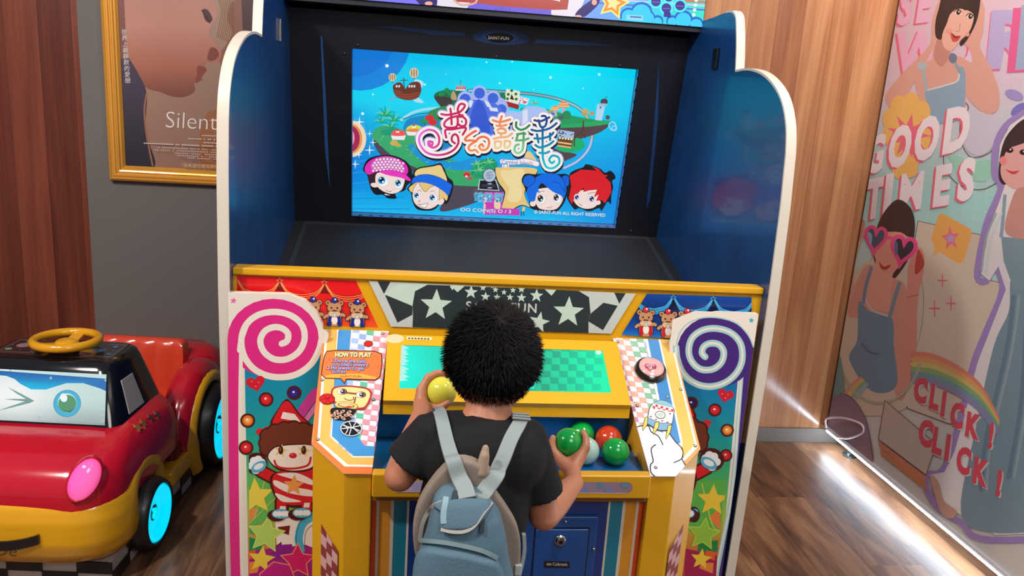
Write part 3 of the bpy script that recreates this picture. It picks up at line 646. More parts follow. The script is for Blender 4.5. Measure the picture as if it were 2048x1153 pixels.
for x, y in ((995, 322), (1040, 320), (990, 348), (1042, 350), (1015, 300)): S.ell(x, y, 9, 9, '1c7a48')
S.poly([(1062, 335), (1120, 348), (1105, 385), (1045, 372)], 'f0e0e8')
for i in range(22): S.ell(1058+rnd.random()*50, 345+rnd.random()*32, 3, 3, 'c03868')
S.ell(960, 340, 20, 30, '187a50'); palm(1150, 380, 34, '70a878', 'a8c890')
for x, y, r in ((1322, 390, 34), (1272, 408, 26)):
    S.poly([(x-9, y), (x+9, y), (x+12, y+44), (x-14, y+44)], 'b0b4c8'); S.ell(x, y+10, r, r*1.1, 'e8884c', a0=180, a1=360)
    for k in (.2, .6): S.stroke([(x-r*(1-k*.5), y+8-r*k), (x, y-r*k+12-r*.1), (x+r*(1-k*.5), y+8-r*k)], 5, 'f0d8a8')
S.ell(1340, 445, 26, 26, '1a8a58'); S.ell(1306, 460, 16, 13, '505868'); S.ell(1240, 430, 20, 14, '9aa868'); S.ell(1255, 440, 14, 10, '5858b0')
S.ell(1450, 425, 20, 18, 'c8a870'); S.ell(1490, 435, 14, 14, 'b89c70'); S.ell(1440, 440, 16, 8, 'b89c70')
S.poly([(1522, 380), (1570, 382), (1548, 478), (1508, 474)], 'b4d4ee'); S.ell(1562, 365, 22, 18, '4c4450'); S.ell(1556, 385, 24, 10, '98bcdc'); S.stroke([(1570, 350), (1580, 332)], 3, '303040'); S.ell(1583, 458, 13, 14, '5a5060'); S.ell(1540, 400, 6, 6, '586878')
S.ell(1612, 510, 20, 26, None, -20, line='a8d8f4', lw=6); S.ell(1622, 522, 14, 14, None, line='a8d8f4', lw=5)
# blue castle silhouettes behind the logo
for (x, y, r) in ((740, 350, 46), (825, 315, 44), (905, 345, 44), (955, 410, 42)): S.ell(x, y, r, r, 'b0b8f4')
S.poly([(700, 340), (950, 340), (990, 440), (900, 560), (740, 560)], 'a8b4f0', True); S.poly([(990, 470), (1000, 420), (1060, 425), (1100, 395), (1170, 395), (1230, 430), (1230, 600), (1000, 600)], 'a8c0f0', True)
for (x, y, r) in ((740, 350, 32), (825, 315, 32), (905, 345, 32), (955, 410, 30)): S.ell(x, y, r, r, '3a66d8')
S.poly([(740, 372), (905, 372), (960, 440), (900, 570), (740, 570)], '4a70e0', True); S.poly([(820, 350), (870, 440), (880, 560), (760, 560), (775, 440)], '2e58d0', True)
for p in ([(765, 355), (790, 362), (775, 400), (752, 396)], [(850, 355), (880, 368), (900, 402), (870, 395)], [(880, 400), (930, 402), (935, 425), (890, 420)], [(1080, 420), (1110, 410), (1110, 500), (1080, 520)]): S.poly(p, 'd8e0f0')
# ---- logo: rounded strokes, dark shadow, white body, coloured lines
S.T(820, 160, .16478)
def gy(y0, y1, a, b): return lambda p: lin(mix(a, b, (p[1]-y0)/(y1-y0)))
G1 = lambda p: lin(mix('f070f0', 'c81c60', (p[0]-838)/60)); LW = 27
swirl = [(215, 760), (270, 752), (265, 785), (225, 775), (215, 740), (255, 735), (290, 775), (270, 820), (220, 810)]
logo = []
def L(pts, c, w=LW): logo.append((spl([Vector(p) for p in pts], n=6), c, w))
L([(240, 760), (272, 752), (268, 795), (232, 772), (222, 745)], G1, 24)
L([(270, 760), (245, 745), (222, 760), (232, 800), (290, 822), (345, 780), (352, 700), (310, 630), (230, 605), (150, 640), (110, 710), (130, 800), (200, 880), (310, 912), (430, 900), (530, 850), (585, 770), (580, 690), (545, 660), (510, 690), (510, 740), (545, 770)], G1)
L([(380, 415), (450, 425), (540, 410), (610, 385), (660, 330), (660, 300), (620, 290), (590, 320), (580, 370), (600, 420), (640, 430)], G1)
L([(490, 350), (500, 430), (505, 540)], G1); L([(640, 430), (580, 440), (490, 460), (425, 510), (420, 560), (470, 580), (560, 570), (580, 510), (575, 450)], G1); L([(575, 450), (640, 450), (680, 490), (670, 550), (620, 560), (580, 530)], G1)
L([(440, 700), (430, 610), (520, 600), (675, 580), (640, 665)], G1)
G2 = gy(262, 305, 'f05838', 'f09850')
L([(800, 620), (760, 640), (680, 700), (675, 735), (740, 735), (790, 745), (730, 790), (710, 830), (740, 860), (790, 850), (825, 880)], G2); L([(800, 750), (830, 710), (890, 690), (950, 720), (960, 780), (930, 840), (870, 850), (840, 810), (870, 780), (890, 810)], G2)
G3 = gy(230, 300, 'f07048', 'f0d898')
for pts in ([(1005, 490), (1080, 510), (1150, 500), (1215, 480)], [(1115, 440), (1095, 500), (1090, 560)], [(1050, 555), (1110, 560), (1170, 545)], [(1060, 610), (1100, 590), (1150, 600), (1160, 640), (1110, 650), (1070, 640)], [(1015, 715), (1090, 700), (1180, 690), (1240, 650)], [(1100, 650), (1110, 700)], [(1030, 750), (1100, 750), (1095, 810), (1040, 830), (1030, 760)], [(1150, 740), (1215, 750), (1200, 810), (1150, 820), (1150, 750)]): L(pts, G3)
G4 = gy(242, 308, '10703c', '90d8a0')
for pts in ([(1290, 515), (1290, 570), (1340, 605), (1400, 590), (1450, 550)], [(1300, 660), (1370, 650), (1400, 655)], [(1310, 660), (1290, 730)], [(1285, 735), (1380, 730), (1440, 710)], [(1380, 640), (1375, 780), (1360, 860), (1310, 890), (1270, 860), (1280, 800), (1320, 785)]): L(pts, G4)
G5 = gy(228, 340, '0a2c80', '08d0d8')
for pts in ([(1510, 490), (1590, 500), (1690, 455)], [(1560, 490), (1590, 570), (1640, 560), (1660, 490), (1640, 440), (1600, 440)], [(1475, 605), (1560, 620), (1690, 590), (1780, 525)], [(1540, 660), (1560, 760)], [(1510, 710), (1600, 710), (1700, 680), (1740, 640)], [(1700, 650), (1700, 730)], [(1520, 790), (1580, 820), (1680, 790), (1740, 745)], [(1570, 885), (1640, 890), (1690, 870)], [(1610, 590), (1610, 880), (1620, 980), (1660, 1060), (1740, 1070), (1810, 1010), (1800, 940), (1730, 920), (1690, 970), (1720, 1010), (1750, 990)]): L(pts, G5)
for dx, dy, w_, c in ((0, 0, 108, 'b8b4ec'), (6, 26, 88, '1a1838'), (-6, 12, 86, '1a1838'), (0, 0, 84, 'f6f0ea')):
    for pts, cc, lw in logo: S.stroke([(p.x+dx, p.y+dy) for p in pts[::2]+[pts[-1]]], w_, c, sm=False)
for pts, cc, lw in logo: S.stroke(pts, lw, cc, sm=False)
S.stroke([(170, 715), (200, 690), (240, 682), (280, 695)], 9, '20203c')
S.poly([(1410, 880), (1450, 870), (1490, 910), (1540, 1000), (1400, 960)], 'e8c88c', True)
for w_, c in ((70, '8a7cc0'), (56, 'f0ecec')): S.stroke([(1120, 990), (1200, 1000), (1300, 1000), (1400, 985), (1540, 1020)], w_, c); S.ell(1160, 1050, w_*.75, w_*.75, c)
cg = lambda p: lin(mix('2c78d8', 'c88c98', (p[0]-1000)/60))
S.text('Carnival Islands', 1110, 1020, 78, cg, (1, .045), off=.012, wide=.78); S.ell(1160, 1045, 24, 24, None, line='3c90d8', lw=8)
# ---- heads, coin, texts (lower strip)
S.T(680, 80, .33824)
S.ell(70, 585, 85, 108, 'f0d8b8'); S.ell(66, 585, 66, 88, 'e09850'); S.ell(62, 585, 55, 78, 'a82858'); S.ell(52, 580, 34, 56, 'e8a0b8')
for x, y, s in ((115, 485, 34), (175, 555, 20), (195, 607, 24), (175, 652, 34), (112, 680, 22), (90, 735, 30)): S.star(x, y, s, 'f2fbff', 0, .14, 4)
S.poly([(800, 730), (900, 700), (930, 760), (880, 820), (780, 800)], '189868', True)
S.T(920, 320, .16113)
for x, y, s in ((200, 60, 80), (350, 40, 90), (230, 140, 95)):
    for a in (-170, -140, -90, -50, -15, 40, 140): t = math.radians(a); S.stroke([(x, y), (x+s*.6*math.cos(t), y+s*.6*math.sin(t)), (x+s*math.cos(t), y+s*math.sin(t)+12)], 26, '7cc890' if a % 20 else '2ea86c', w1=2)
S.ell(85, 185, 45, 30, 'd82838'); S.ell(80, 205, 14, 12, 'f4e8ec'); S.ell(125, 232, 26, 16, 'd83848'); S.ell(95, 240, 20, 16, 'b050b0')
BK = '14161e'
sc = [(440, 110), (520, 95), (700, 90), (900, 100), (960, 140), (880, 250), (800, 400), (840, 540), (880, 590), (760, 560), (640, 620), (560, 640), (520, 600), (560, 420), (540, 360), (470, 260)]
S.poly([(x*1.0-(14 if x < 620 else -6), y+10) for x, y in sc], BK, True); S.poly(sc, 'e8c47c', True)
S.poly([(500, 140), (600, 130), (760, 110), (800, 160), (760, 300), (770, 440), (720, 520), (600, 510), (590, 440), (610, 350), (540, 250)], 'ecd8a0', True)
S.poly([(300, 400), (540, 400), (520, 600), (740, 610), (740, 690), (290, 680), (290, 520)], 'c83cb4', False); S.poly([(430, 500), (490, 490), (500, 600), (430, 600)], 'e8d0a8', True); S.poly([(295, 520), (320, 560), (310, 660), (290, 680)], 'e8d0a8')
S.poly([(780, 580), (810, 590), (800, 640), (770, 640)], 'e8c47c'); S.stroke([(760, 640), (760, 690)], 10, '102040'); S.stroke([(790, 640), (790, 690)], 10, '102040')
S.poly([(240, 245), (450, 245), (490, 385), (220, 370)], 'c0ccdc', False); S.poly([(250, 255), (440, 258), (478, 375), (235, 360)], '12141c'); S.poly([(270, 300), (440, 305), (445, 345), (265, 335)], '2c3444'); S.ell(370, 298, 30, 6, 'c8d0e0'); S.ell(370, 348, 30, 6, 'c8d0e0')
S.ell(365, 195, 84, 88, '2a3a5a'); S.ell(365, 193, 76, 80, 'a8b8cc'); S.ell(365, 193, 62, 66, None, line='c4d0e0', lw=8)
for a, b in (((330, 170), (400, 150)), ((325, 200), (405, 185)), ((335, 230), (400, 220)), ((350, 160), (365, 235))): S.stroke([a, b], 10, '8094b0')
for i, ch in enumerate('請投幣'):
    for w_, c in ((.055, 'f0f8fa'), (.035, '1050a8'), (.0, '30d8f0')): S.text(ch, 172+i*124, 505+i*5, 118, c, (1, .04), off=w_)
for w_, c in ((.05, '1850a8'), (.008, 'f4fafc')): S.text('OO COIN(S) O / 3', 2, 636, 60, c, (1, .045), off=w_, wide=1.32)
# four generic cartoon children's heads
def eye(x, y, rx, ry, iris, dx=0, dy=0, rot=0):
    S.ell(x, y, rx+2, ry+2, '10203c', rot); S.ell(x, y, rx, ry, 'f2f4f8', rot); S.ell(x+dx, y+dy, rx*.68, ry*.74, iris, rot); S.ell(x+dx, y+dy-ry*.1, rx*.42, ry*.5, '0c1024', rot); S.ell(x+dx+rx*.25, y+dy+ry*.3, rx*.2, ry*.2, 'e8f6ff'); S.ell(x+dx-rx*.2, y+dy-ry*.35, rx*.15, ry*.15, 'ffffff')
FC = 'f0dcd4'
# blue buns
S.poly([(840, 170), (940, 180), (1030, 170), (1230, 175), (1330, 180), (1400, 260), (1370, 340), (1330, 400), (1300, 520), (1200, 640), (1040, 640), (880, 600), (850, 480), (800, 340), (765, 260), (790, 190)], BK, True)
S.poly([(950, 370), (1250, 350), (1280, 480), (1210, 600), (1100, 625), (980, 600), (930, 520), (870, 530), (900, 500), (930, 500)], FC, True); S.ell(905, 545, 38, 34, FC)
S.ell(860, 265, 78, 76, '0a62d8'); S.ell(1310, 262, 56, 70, '0a62d8')
S.poly([(940, 220), (1050, 170), (1200, 180), (1300, 260), (1320, 380), (1285, 480), (1250, 440), (1160, 400), (1080, 340), (1020, 290), (980, 330), (975, 380), (1000, 410), (960, 400), (940, 460), (925, 510), (860, 510), (830, 420), (850, 330)], '0a6ae2', True)
S.stroke([(940, 200), (920, 280), (850, 340)], 8, '0a2870'); S.stroke([(1240, 200), (1300, 280), (1300, 400)], 8, '0a2870'); S.stroke([(1140, 265), (1240, 300), (1290, 400)], 6, '0a3a90')
eye(1010, 490, 52, 56, '3c3828', -12, -10); eye(1210, 480, 46, 54, '3c3828', -16, -12); S.stroke([(965, 410), (1010, 390), (1050, 395)], 5, '48303c'); S.stroke([(1070, 590), (1110, 596), (1150, 576)], 5, '80404c')
# red hair
S.poly([(1360, 180), (1420, 130), (1530, 90), (1560, 55), (1640, 70), (1740, 110), (1800, 160), (1860, 135), (1910, 170), (1930, 230), (1890, 260), (1900, 340), (1880, 440), (1870, 550), (1830, 520), (1760, 630), (1720, 600), (1600, 640), (1480, 600), (1420, 615), (1340, 500), (1320, 420), (1350, 300)], BK, True)
S.poly([(1440, 400), (1720, 350), (1740, 480), (1700, 560), (1640, 600), (1540, 605), (1450, 560), (1405, 480)], FC, True); S.ell(1710, 530, 36, 30, FC)
S.poly([(1360, 200), (1500, 120), (1660, 130), (1700, 140), (1640, 80), (1720, 110), (1790, 190), (1860, 180), (1800, 215), (1870, 280), (1880, 400), (1800, 540), (1760, 500), (1690, 510), (1720, 430), (1660, 470), (1700, 370), (1600, 380), (1530, 400), (1540, 340), (1480, 400), (1420, 480), (1390, 550), (1350, 480), (1380, 330)], 'd81c28', False)
S.poly([(1790, 170), (1860, 150), (1900, 190), (1850, 200)], BK)
eye(1452, 462, 36, 40, '48308a', -2, 2); eye(1632, 482, 42, 44, '48308a', 2, 2); S.stroke([(1480, 550), (1520, 568), (1560, 570)], 6, '502830'); S.poly([(1515, 566), (1562, 562), (1550, 588)], 'f6eeee'); S.stroke([(1585, 425), (1640, 405), (1680, 410)], 5, '502830'); S.stroke([(1470, 530), (1485, 540)], 4, '905050')
for w_, c in ((.05, '1a4c90'), (.01, 'f4f8fc')): S.text('© SAINT-FUN ALL RIGHT RESERVED', 920, 664, 56, c, (1, .048), off=w_, wide=.99)
S.T(700, 300, .12695)
# cap
S.poly([(215, 260), (280, 150), (420, 95), (620, 80), (800, 130), (930, 230), (985, 380), (990, 480), (900, 560), (860, 640), (720, 690), (730, 765), (600, 765), (520, 710), (420, 710), (360, 670), (310, 560), (270, 400), (210, 330)], BK, True)
S.poly([(290, 390), (440, 350), (420, 480), (330, 520), (320, 600), (370, 680), (300, 520)], '3c2030', True)
S.poly([(440, 360), (700, 380), (850, 440), (850, 540), (800, 640), (680, 690), (560, 670), (450, 600), (400, 500)], FC, True); S.ell(385, 555, 60, 36, FC, 10)
S.poly([(230, 300), (290, 190), (420, 120), (600, 100), (780, 150), (890, 240), (915, 340), (890, 400), (950, 460), (950, 490), (880, 470), (740, 420), (600, 400), (460, 335), (290, 390)], 'e02cb4', True)
S.poly([(340, 300), (335, 220), (420, 140), (560, 108), (700, 130), (800, 200), (850, 300), (850, 360), (760, 330), (620, 315), (470, 320), (380, 340)], 'c870b8', True)
for j in range(5):
    for i in range(9):
        x, y = 365+i*56+(j % 2)*26, 150+j*42+abs(i-3.5)*6-8
        if y > 118+abs(x-590)**2*.0013 and x < 845 and y < 345: S.ell(x, y, 17, 17, 'f8e4f4')
S.poly([(470, 345), (640, 318), (780, 345), (890, 400), (955, 480), (930, 490), (800, 440), (600, 400)], 'e838bc', True); S.stroke([(460, 345), (600, 318), (760, 338), (880, 400)], 6, '8c1070')
eye(520, 500, 84, 78, '1890d0', -22, -20, 10); eye(770, 540, 68, 66, '1890d0', -12, -16); S.stroke([(560, 628), (610, 658), (660, 650)], 7, '703844'); S.stroke([(675, 620), (690, 625)], 8, '905058'); S.poly([(540, 690), (580, 700), (640, 715), (560, 715)], 'e8f0f4')
# beanie
S.poly([(1000, 350), (1080, 280), (1300, 240), (1420, 210), (1480, 280), (1540, 420), (1620, 500), (1620, 620), (1570, 780), (1520, 850), (1420, 860), (1330, 940), (1200, 960), (1050, 930), (980, 800), (960, 680), (900, 620), (950, 540), (985, 440)], BK, True)
S.poly([(1060, 520), (1400, 560), (1420, 780), (1360, 880), (1250, 930), (1120, 915), (1020, 840), (985, 720), (1000, 600)], FC, True); S.ell(1430, 815, 60, 46, FC, -40)
S.poly([(1020, 400), (1040, 330), (1120, 290), (1300, 262), (1420, 240), (1470, 320), (1520, 440), (1500, 500), (1260, 400), (1080, 420)], 'e8cc88', True)
S.poly([(930, 600), (1060, 510), (1180, 520), (1320, 560), (1260, 590), (1190, 660), (1120, 580), (1090, 520), (1020, 580), (980, 670)], 'e8c478', True); S.poly([(1400, 560), (1500, 600), (1540, 720), (1520, 800), (1470, 760), (1400, 800), (1420, 680)], 'e8c478', True)
S.stroke([(1090, 520), (1120, 590), (1190, 660), (1260, 590), (1340, 562)], 7, '5c3830'); S.stroke([(1050, 530), (1000, 610), (985, 700)], 6, '5c3830'); S.stroke([(1412, 600), (1400, 800)], 6, '5c3830')
S.poly([(975, 530), (1000, 440), (1100, 395), (1250, 390), (1420, 440), (1590, 540), (1590, 620), (1545, 720), (1480, 660), (1340, 570), (1180, 520), (1050, 515)], '1268e4', True); S.stroke([(1000, 440), (1100, 395), (1250, 390), (1420, 440), (1590, 540)], 6, '0a2870')
eye(1055, 725, 56, 54, '1890d8', -8, -6); eye(1315, 760, 62, 60, '1890d8', -18, -6); S.stroke([(1060, 650), (1100, 636), (1125, 660)], 6, '604038'); S.stroke([(1260, 665), (1300, 645), (1330, 655)], 6, '604038')
S.stroke([(1110, 800), (1080, 805), (1105, 830)], 6, '804040'); S.poly([(1080, 860), (1150, 862), (1225, 840), (1200, 900), (1150, 905)], 'f6f4f4', True, line='502830', lw=7)
S.build('screen', printmat('lit_screen', .15, emit=.98), am)

# thin decorative flashes and maker's oval on the black board
A = Art(B0, nB)
A.poly([(740, 52), (800, 54), (930, 66), (930, 72), (870, 69)], '1c3a66'); A.poly([(1070, 78), (1150, 82), (1245, 93), (1150, 90), (1070, 86)], '1c3a66')
A.ell(1002, 75, 57, 15, '16305c', 3); A.ell(1000, 74, 38, 10, '2a4a7a', 3)
A.poly([(641, 70), (645, 76), (652, 200), (660, 380), (650, 300)], '2a5a96'); A.poly([(1318, 120), (1316, 240), (1300, 400), (1292, 420), (1304, 300)], '16386a')
m_ = A.build('decal', printmat('dark_ink', .4), am)
A = Art(B0-nB*-.003, nB); el = [(1000+27*math.cos(t*PI/12), 75+9.5*math.sin(t*PI/12)+.9*math.cos(t*PI/12)) for t in range(24)]
A.slab(el, .003, '0a0a0c'); A.poly(el, '0a0a0c'); A.text('SAINT-FUN', 976, 78, 9, 'd8cfc0', (1, .05), off=.01, wide=.93); A.build('name_badge', PR, am)
# hinge and catch on the side panels
c = at(557, 60, 'x', IL); m = MB(); m.box((IL, c.y-.02, c.z-.03), (IL+.004, c.y+.004, c.z+.03)); m.box((IL, c.y+.006, c.z-.03), (IL+.004, c.y+.028, c.z+.03)); m.tube([(IL+.004, c.y+.005, c.z-.03), (IL+.004, c.y+.005, c.z+.03)], .004, 8)
m.build('hinge', steel, am)
c = at(1433, 118, 'x', IR); m = MB(); m.box((IR-.008, c.y-.02, c.z-.03), (IR, c.y+.016, c.z+.03)); m.build('latch', mat('black_latch', '101828', .4, .4), am, bevel=.002)
# carpeted black shelf sloping back from the counter to the screen
s0, s1 = Vector((0, 1.835, .765)), Vector((0, 2.712, .980))
m = MB(); m.prism([(IL, s0.y, s0.z), (IR, s0.y, s0.z), (IR, s1.y, s1.z), (IL, s1.y, s1.z)], (0, 0, -.02))
m.build('ball_shelf', mat('black_shelf_board', '24272d', .62, bump=.15, bscale=350, vary=.12), am)
m = MB()
for x0, x1, t0, t1 in ((IL+.03, IL+.045, 0, .985), (IR-.045, IR-.03, 0, .985), (IL+.045, IR-.045, .965, .985)):
    a_, b_ = s0.lerp(s1, t0), s0.lerp(s1, t1); m.prism([(x0, a_.y, a_.z), (x1, a_.y, a_.z), (x1, b_.y, b_.z), (x0, b_.y, b_.z)], (0, 0, .0016))
m.build('shelf_edge_strip', mat('scuffed_strip', '33373f', .6), am)
# rear body closing the cabinet
m = MB(); m.box((IL, 2.80, 0), (IR, 3.06, 1.69)); m.build('rear_box', black, am)
m = MB(); m.box((IL, 1.833, 0), (IR, 1.85, .74)); m.build('inner_front_board', black, am)

# marquee light box
MY = 2.47; ml = at(1405, 55, 'y', MY)
m = MB(); m.box((XL+.02, MY+.008, 1.66), (ml.x+.004, MY+.30, 2.15)); mq = m.build('marquee_box', black, am)
A = Art((0, MY, 1.8), (0, -1, 0), step=2e-5)
zz = ml.z+.001; zl = 1.655
cl = [toc(Vector((XL+.02, MY, zz))), toc(Vector((ml.x, MY, zz))), toc(Vector((ml.x, MY, 2.12))), toc(Vector((XL+.02, MY, 2.12)))]
A.slab(cl, .008, '101030')
A.grad([cl[3], cl[2], cl[1], cl[0]], lambda u, v: mix(ramp([(0, '4a7af0'), (.4, '7868d8'), (.62, '8c90e8'), (.8, '50b8ec'), (1, '40e8b0')], u), ('10a8e8' if u > .8 else '8c70e0'), .3*v), 24, 6)
A.clip = cl; A.T(780, 0, .3223)
for k in range(7): A.poly([(1250, 20-k*26), (2000, 70-k*26), (2000, 60-k*26), (1250, 12-k*26)], 'c8b8f8' if k % 2 else '5c58c0')
for k in range(5): A.poly([(1820, -5-k*28+18), (1985, -5-k*28+28), (1990, -5-k*28+12), (1820, -5-k*28+2)], '80d070' if k % 2 else 'b8785c')
A.poly([(270, -60), (270, 10), (320, 40), (430, 55), (520, 30), (560, -60)], 'd4ccd8', True); A.poly([(960, -40), (990, 70), (1040, 105), (1130, 105), (1180, 60), (1200, -60)], 'd8d0dc', True)
A.poly([(110, -60), (170, 10), (200, 34), (290, 30), (260, -60)], '2c2468', True); A.ell(240, 22, 24, 13, 'e0a090')
A.poly([(1150, 100), (1170, 60), (1250, 0), (1300, -10), (1290, 30), (1240, 80), (1200, 105)], '2c2468', True); A.ell(1168, 103, 22, 10, 'e0a090'); A.ell(1268, 14, 16, 18, 'e0a090')
A.poly([(500, 10), (1000, 60), (1000, 100), (600, 70), (480, 50)], '6858c8'); A.text('2003', 645, 62, 52, '5848b8', (1, .07))
A.poly([(400, 10), (470, -60), (1120, -60), (1100, 60), (1000, 62), (700, 40), (540, 20)], 'a84038'); A.stroke([(385, -10), (440, 30), (520, 22), (540, 0)], 12, 'c8a090')
A.stroke([(990, -8), (1050, 2)], 9, 'f0e0d0'); A.stroke([(1040, -14), (1050, 6)], 9, 'f0e0d0')
for q_, c in ((1.25, 'f8e070'), (1, 'ff8a30'), (.6, 'ffd890')): A.star(1385, 20, 84*q_, c, 14, .5)
for (x, y, rr, l) in ((1480, 100, 46, 0), (1560, 80, 62, 0), (1600, 110, 40, 0), (1660, 130, 30, 0), (1750, 130, 30, 0), (1820, 120, 52, 0), (1900, 150, 40, 0)): A.ell(x, y, rr+6, rr+6, '2060c0')
for (x, y, rr) in ((1480, 102, 42), (1560, 84, 58), (1600, 112, 38), (1660, 136, 28), (1750, 136, 28), (1820, 126, 48), (1900, 156, 38)): A.ell(x, y, rr, rr, '38c0ec')
A.poly([(1440, 110), (1950, 190), (1950, 260), (1430, 130)], '38c8f0')
for (x, y) in ((1650, 10), (1715, 50), (1800, 35), (1730, -20)):
    A.ell(x, y, 42, 42, '50e0e8'); A.ell(x, y, 30, 30, '3c3488'); A.stroke([(x-22, y+2), (x+22, y+4)], 4, '8068d0')
A.poly([(1700, 70), (1740, 74), (1745, 110), (1698, 104)], '38308a')
for k in range(5): A.ell(1885+k*5, 92-k*30, 10, 10, 'e8fff0')
A.poly([(1468, 92), (1570, 96), (1568, 128), (1466, 122)], '8cc8e0'); A.poly([(1490, 100), (1560, 104), (1560, 112), (1490, 108)], '3c5c98')
A.build('marquee_panel', printmat('lit_marquee', .2, emit=1.25), mq)
# ---------------------------------------------------------------- yellow counter front
FYc = 1.80
m = MB(); m.box((IL, FYc+.001, .60), (IR, 1.832, .998)); fb = m.build('counter_back', yel, am)
zt_ = at(1000, 566, 'y', 1.785).z
m = MB(); m.box((IL-.0, 1.792, .9965), (IR, 1.836, 1.013)); m.build('top_rail', yel, am, bevel=.003)
A = Art((0, FYc, .9), (0, -1, 0), step=2e-5)
W0 = [toc(Vector((x, FYc, z))) for x, z in ((IL, .99), (IR, .99), (IR, .62), (IL, .62))]
A.slab(W0, .0005, 'dfa514')
bot = lambda x: 652+(x-640)*.0345
# red curtain picture
A.clip = [(474, 551), (712, 562), (757, bot(757)), (474, bot(474))]
A.grad([(474, 545), (760, 557), (760, 660), (474, 650)], lambda u, v: ramp([(0, 'e81420'), (.6, 'e82018'), (1, 'f0602c')], v), 8, 20)
A.T(450, 520, .26855)
for (x0, x1, y0) in ((90, 405, 122), (415, 740, 140), (750, 1080, 158)):
    xm = (x0+x1)/2
    A.poly([(x1-30, y0+110), (x1+4, y0+30), (x1+50, y0+115)], '7c1418')
    for k, c in ((0, '9c1018'), (8, 'f0a058'), (26, 'f0a058'), (44, 'f0a058')): A.stroke([(x0+6, y0+28+k*.2), (x0+60, y0+92+k*.7), (xm, y0+112+k*.9), (x1-60, y0+92+k*.8), (x1-6, y0+40+k*.4)], 5 if c[0] == 'f' else 3, c)
    A.stroke([(x1, y0+40), (x1-26, y0+90), (x1-60, y0+130)], 5, 'f0a058'); A.stroke([(x1+4, y0+40), (x1+36, y0+100), (x1+80, y0+140)], 5, 'f0a058')
for x, y in ((407, 158), (740, 172)): A.star(x, y, 30, 'f0a058'); A.star(x, y, 20, 'c81820')
def bear(x, y, s, coat, ball, base=1.0, lift=(1, 1)):
    O = '1c1a30'; sk = 'c89468'
    q = lambda px, py: (x+px*s, y+py*s)
    E = lambda px, py, rx, ry, c, rot=0: A.ell(x+px*s, y+py*s, rx*s, ry*s, c, rot)
    for c, g in ((O, 6), (sk, 0)):
        E(-62, -70, 24+g, 24+g, c); E(62, -66, 24+g, 24+g, c); E(0, -20, 66+g, 58+g, c)
        A.stroke([q(-40, 62), q(-70, 52), q(-95, 70)], (30+g*2)*s, c); A.stroke([q(40, 62), q(72, 44), q(92, 52)], (30+g*2)*s, c)
        A.poly([q(-46-g, 40), q(46+g, 40), q(58+g, 150), q(-58-g, 150)], c, True)
    E(-62, -70, 12, 12, '8c5840'); E(62, -66, 12, 12, '8c5840')
    A.poly([q(-50, 44), q(-24, 44), q(-30, 150), q(-64, 140)], coat, True); A.poly([q(50, 44), q(24, 44), q(30, 150), q(64, 140)], coat, True)
    E(0, 96, 30, 42, 'f4ece0')
    E(-28, -22, 8, 9, O); E(28, -20, 8, 9, O); A.poly([q(-24, 2), q(24, 4), q(2, 26)], '5c2c24', True)
    A.poly([q(-56, 22), q(0, 14), q(56, 26), q(40, 62), q(10, 50), q(-40, 60)], 'e0c098', True); A.poly([q(-13, 30), q(13, 30), q(11, 68), q(-11, 68)], 'f8f4ec', line=O, lw=3*s); A.stroke([q(0, 32), q(0, 66)], 3*s, O)
    for k in (-1, 1):
        for d in (0, 12): A.stroke([q(44*k, 8+d), q(100*k, -2+d*1.6)], 3*s, O, sm=False)
    E(0, -94, 32, 30, O); E(0, -94, 27, 25, ball); E(8, -102, 9, 9, 'f0f0f8')
for x, y in ((655, 370), (815, 375), (985, 388)): bear(x, y, .78, '1c2c88', '2038a0')
# centre starry picture
A.T(); A.clip = [(737, 562), (1272, 588), (1222, bot(1222)-4), (782, bot(782)-3)]
A.poly([(720, 540), (1290, 570), (1290, 700), (720, 680)], 'c4ccc8')
dk = '2c363a'; lg = 'c4d8cc'
A.poly([(755, 563), (781, 564), (768, 588.5)], dk); A.poly([(770, 591), (800.5, 589), (825, 614), (825, 630), (795, 646)], dk)
A.poly([(800, 565), (860, 568), (830, 583), (824, 612), (768, 589)], lg)
A.poly([(830, 583), (855, 570), (1155, 581), (1178, 595), (1181, 627), (1177, 643), (1177, 668), (825, 655), (826, 628), (825, 612)], dk)
A.poly([(1181, 628), (1207, 606), (1235.5, 612), (1206, 661), (1177, 643.5)], dk); A.poly([(1228, 584.5), (1252, 586), (1238.6, 608)], dk)
A.star(872, 611, 33, lg, 3); A.star(1137, 625, 32, lg, 3); A.star(1078, 645, 22, lg, 12)
for x, y, r in ((942, 585, 14), (971, 594, 10), (991, 580, 6.5), (994, 595, 7.5), (1008, 585, 6), (1020, 595, 7.5), (1026, 581, 6.5), (1043, 596, 10), (1073, 592, 14), (966, 576, 7), (1043, 579, 8), (985, 573, 5)): A.star(x, y, r, lg, 3)
A.poly([(895, 566), (935, 568), (915, 585)], lg); A.poly([(1085, 575), (1115, 577), (1103, 592)], lg)
A.poly([(905, 566), (912, 567), (905, 581), (900, 574)], lg)
A.text('SAINT-FUN', 931, 621, 26, 'c8ccc8', (1, .036), off=.014, wide=1.0, sp=1.12)
